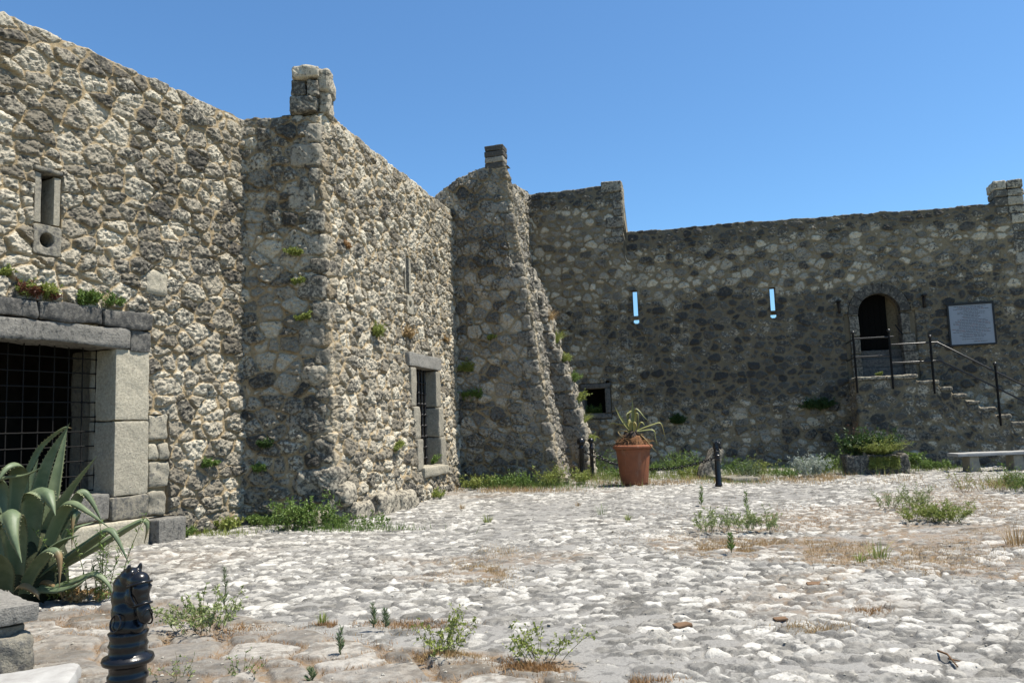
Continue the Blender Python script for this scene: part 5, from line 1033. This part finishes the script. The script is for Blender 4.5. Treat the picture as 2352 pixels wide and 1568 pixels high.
fin_plant(G, 'weed', 'feathery narrow-leaved weed growing through the right side of the agave', 'weed', [L_GREEN, L_STEM], gp, BG)
for k, (x, y, hp, wp, lb, mt) in enumerate([(120, 1370, 40, 60, 'low green weed in the shade under the agave', L_YEL), (60, 1350, 50, 60, 'weed at the left foot of the agave', L_GREEN), (200, 1375, 22, 70, 'half-dry weed mat under the right agave leaves', L_DRY)]):
    P_weed(x, y, hp, lb, mats=(mt, L_STEM), seed=320 + k, n_clump=6, wpx=wp, nst=7, spread=.8, leaf=.04, lw=.45, per=14, group=BG, branch=1)
# dying agave in the pot
pa = thing('potted_agave', 'dying yellow-striped agave drooping over the terracotta pot', 'agave', pc + Zv * 1.0)
def c2p(*pts): return [at(1286.2 + .1719 * x, 906.5 + .1719 * y, 19.22 + d) for x, y, d in pts]
for pts, wd, ph, dd, ye in [
    (((965, 470, 0), (968, 330, 0), (968, 200, 0), (968, 55, 0)), .075, .2, 2, .15), (((930, 470, -.05), (870, 390, -.08), (800, 290, -.1), (735, 160, -.1)), .085, .4, 2, .35), (((940, 470, .1), (900, 330, .1), (925, 225, .1), (960, 220, .05), (900, 250, -.1), (880, 310, -.15)), .075, .6, 2, .5),
    (((990, 460, .05), (985, 300, .05), (1010, 190, .0), (1060, 215, -.05), (1120, 290, -.1), (1195, 365, -.1)), .085, .9, 2, .4), (((1000, 470, -.1), (1005, 330, -.12), (1020, 245, -.15), (1045, 270, -.2), (1045, 430, -.22)), .07, .5, 2, .6), (((1030, 480, 0), (1120, 440, 0), (1230, 400, 0), (1320, 372, 0), (1352, 390, 0), (1375, 450, 0), (1415, 612, 0)), .085, 1.4, .68, .7),
    (((1030, 490, -.1), (1130, 475, -.12), (1220, 465, -.15), (1265, 490, -.15), (1275, 570, -.15), (1306, 690, -.15)), .085, 1.3, 2, .45), (((930, 470, 0), (860, 410, 0), (770, 390, 0), (700, 378, 0), (672, 395, 0), (667, 430, 0)), .075, 1.5, 2, .5), (((930, 500, -.15), (850, 480, -.2), (780, 490, -.25), (800, 530, -.28), (850, 570, -.3)), .05, 1.2, .1, .2),
    (((940, 480, -.15), (940, 420, -.2), (950, 365, -.25), (975, 370, -.3)), .07, .2, 2, .2), (((990, 490, -.15), (985, 400, -.2), (995, 365, -.25), (1020, 400, -.3), (1032, 470, -.32)), .07, .3, .3, .6), (((1040, 470, .1), (1060, 390, .12), (1095, 365, .12), (1125, 400, .1), (1120, 430, .1)), .07, .9, 2, .7),
    (((960, 470, .15), (930, 380, .2), (920, 330, .25), (900, 345, .3)), .08, .3, 2, .4), (((1060, 520, -.1), (1150, 600, -.25), (1230, 700, -.3), (1300, 770, -.32)), .03, 1.1, .0, .2)]:
    agave_leaf(c2p(*pts), wd, ph, pa, dd, min(1, ye + .35), .25, False, .012, 'leaf', M_AGD)
G = Geo(); lathe(G, pc + A(-.03, 0, 0), [(0, .9), (.19, 1.0), (.20, 1.1), (.17, 1.2), (.1, 1.27), (0, 1.29)], 20); V = G.V[0]; q = fbm(V[:, 0] / .06 + V[:, 2] * 11, V[:, 1] / .06, 730, 3); V += (V - (pc + A(0, 0, 1.05))) * (q * .6)[:, None]; G.build('stump', M_STUMP, pa)
G = Geo(); rng = np.random.RandomState(333)
for q in range(160):
    a = rng.rand() * 6.28; r_ = .12 + .3 * rng.rand(); p0 = pc + A(math.cos(a) * r_ * .9, math.sin(a) * r_ * .9, .98 + .22 * (1 - r_ / .42)); d = A(math.cos(a), math.sin(a), .6 * rng.rand() - .2) * (.08 + .12 * rng.rand()); ribbon(G, [p0, p0 + d * .6 + Zv * .02, p0 + d], [.012, .008, .002], unit(np.cross(d, Zv) + rng.normal(size=3) * .3), 0, (1, rng.rand(), 0, 0))
G.build('dead_fibres', L_RUST, pa, smooth=False)
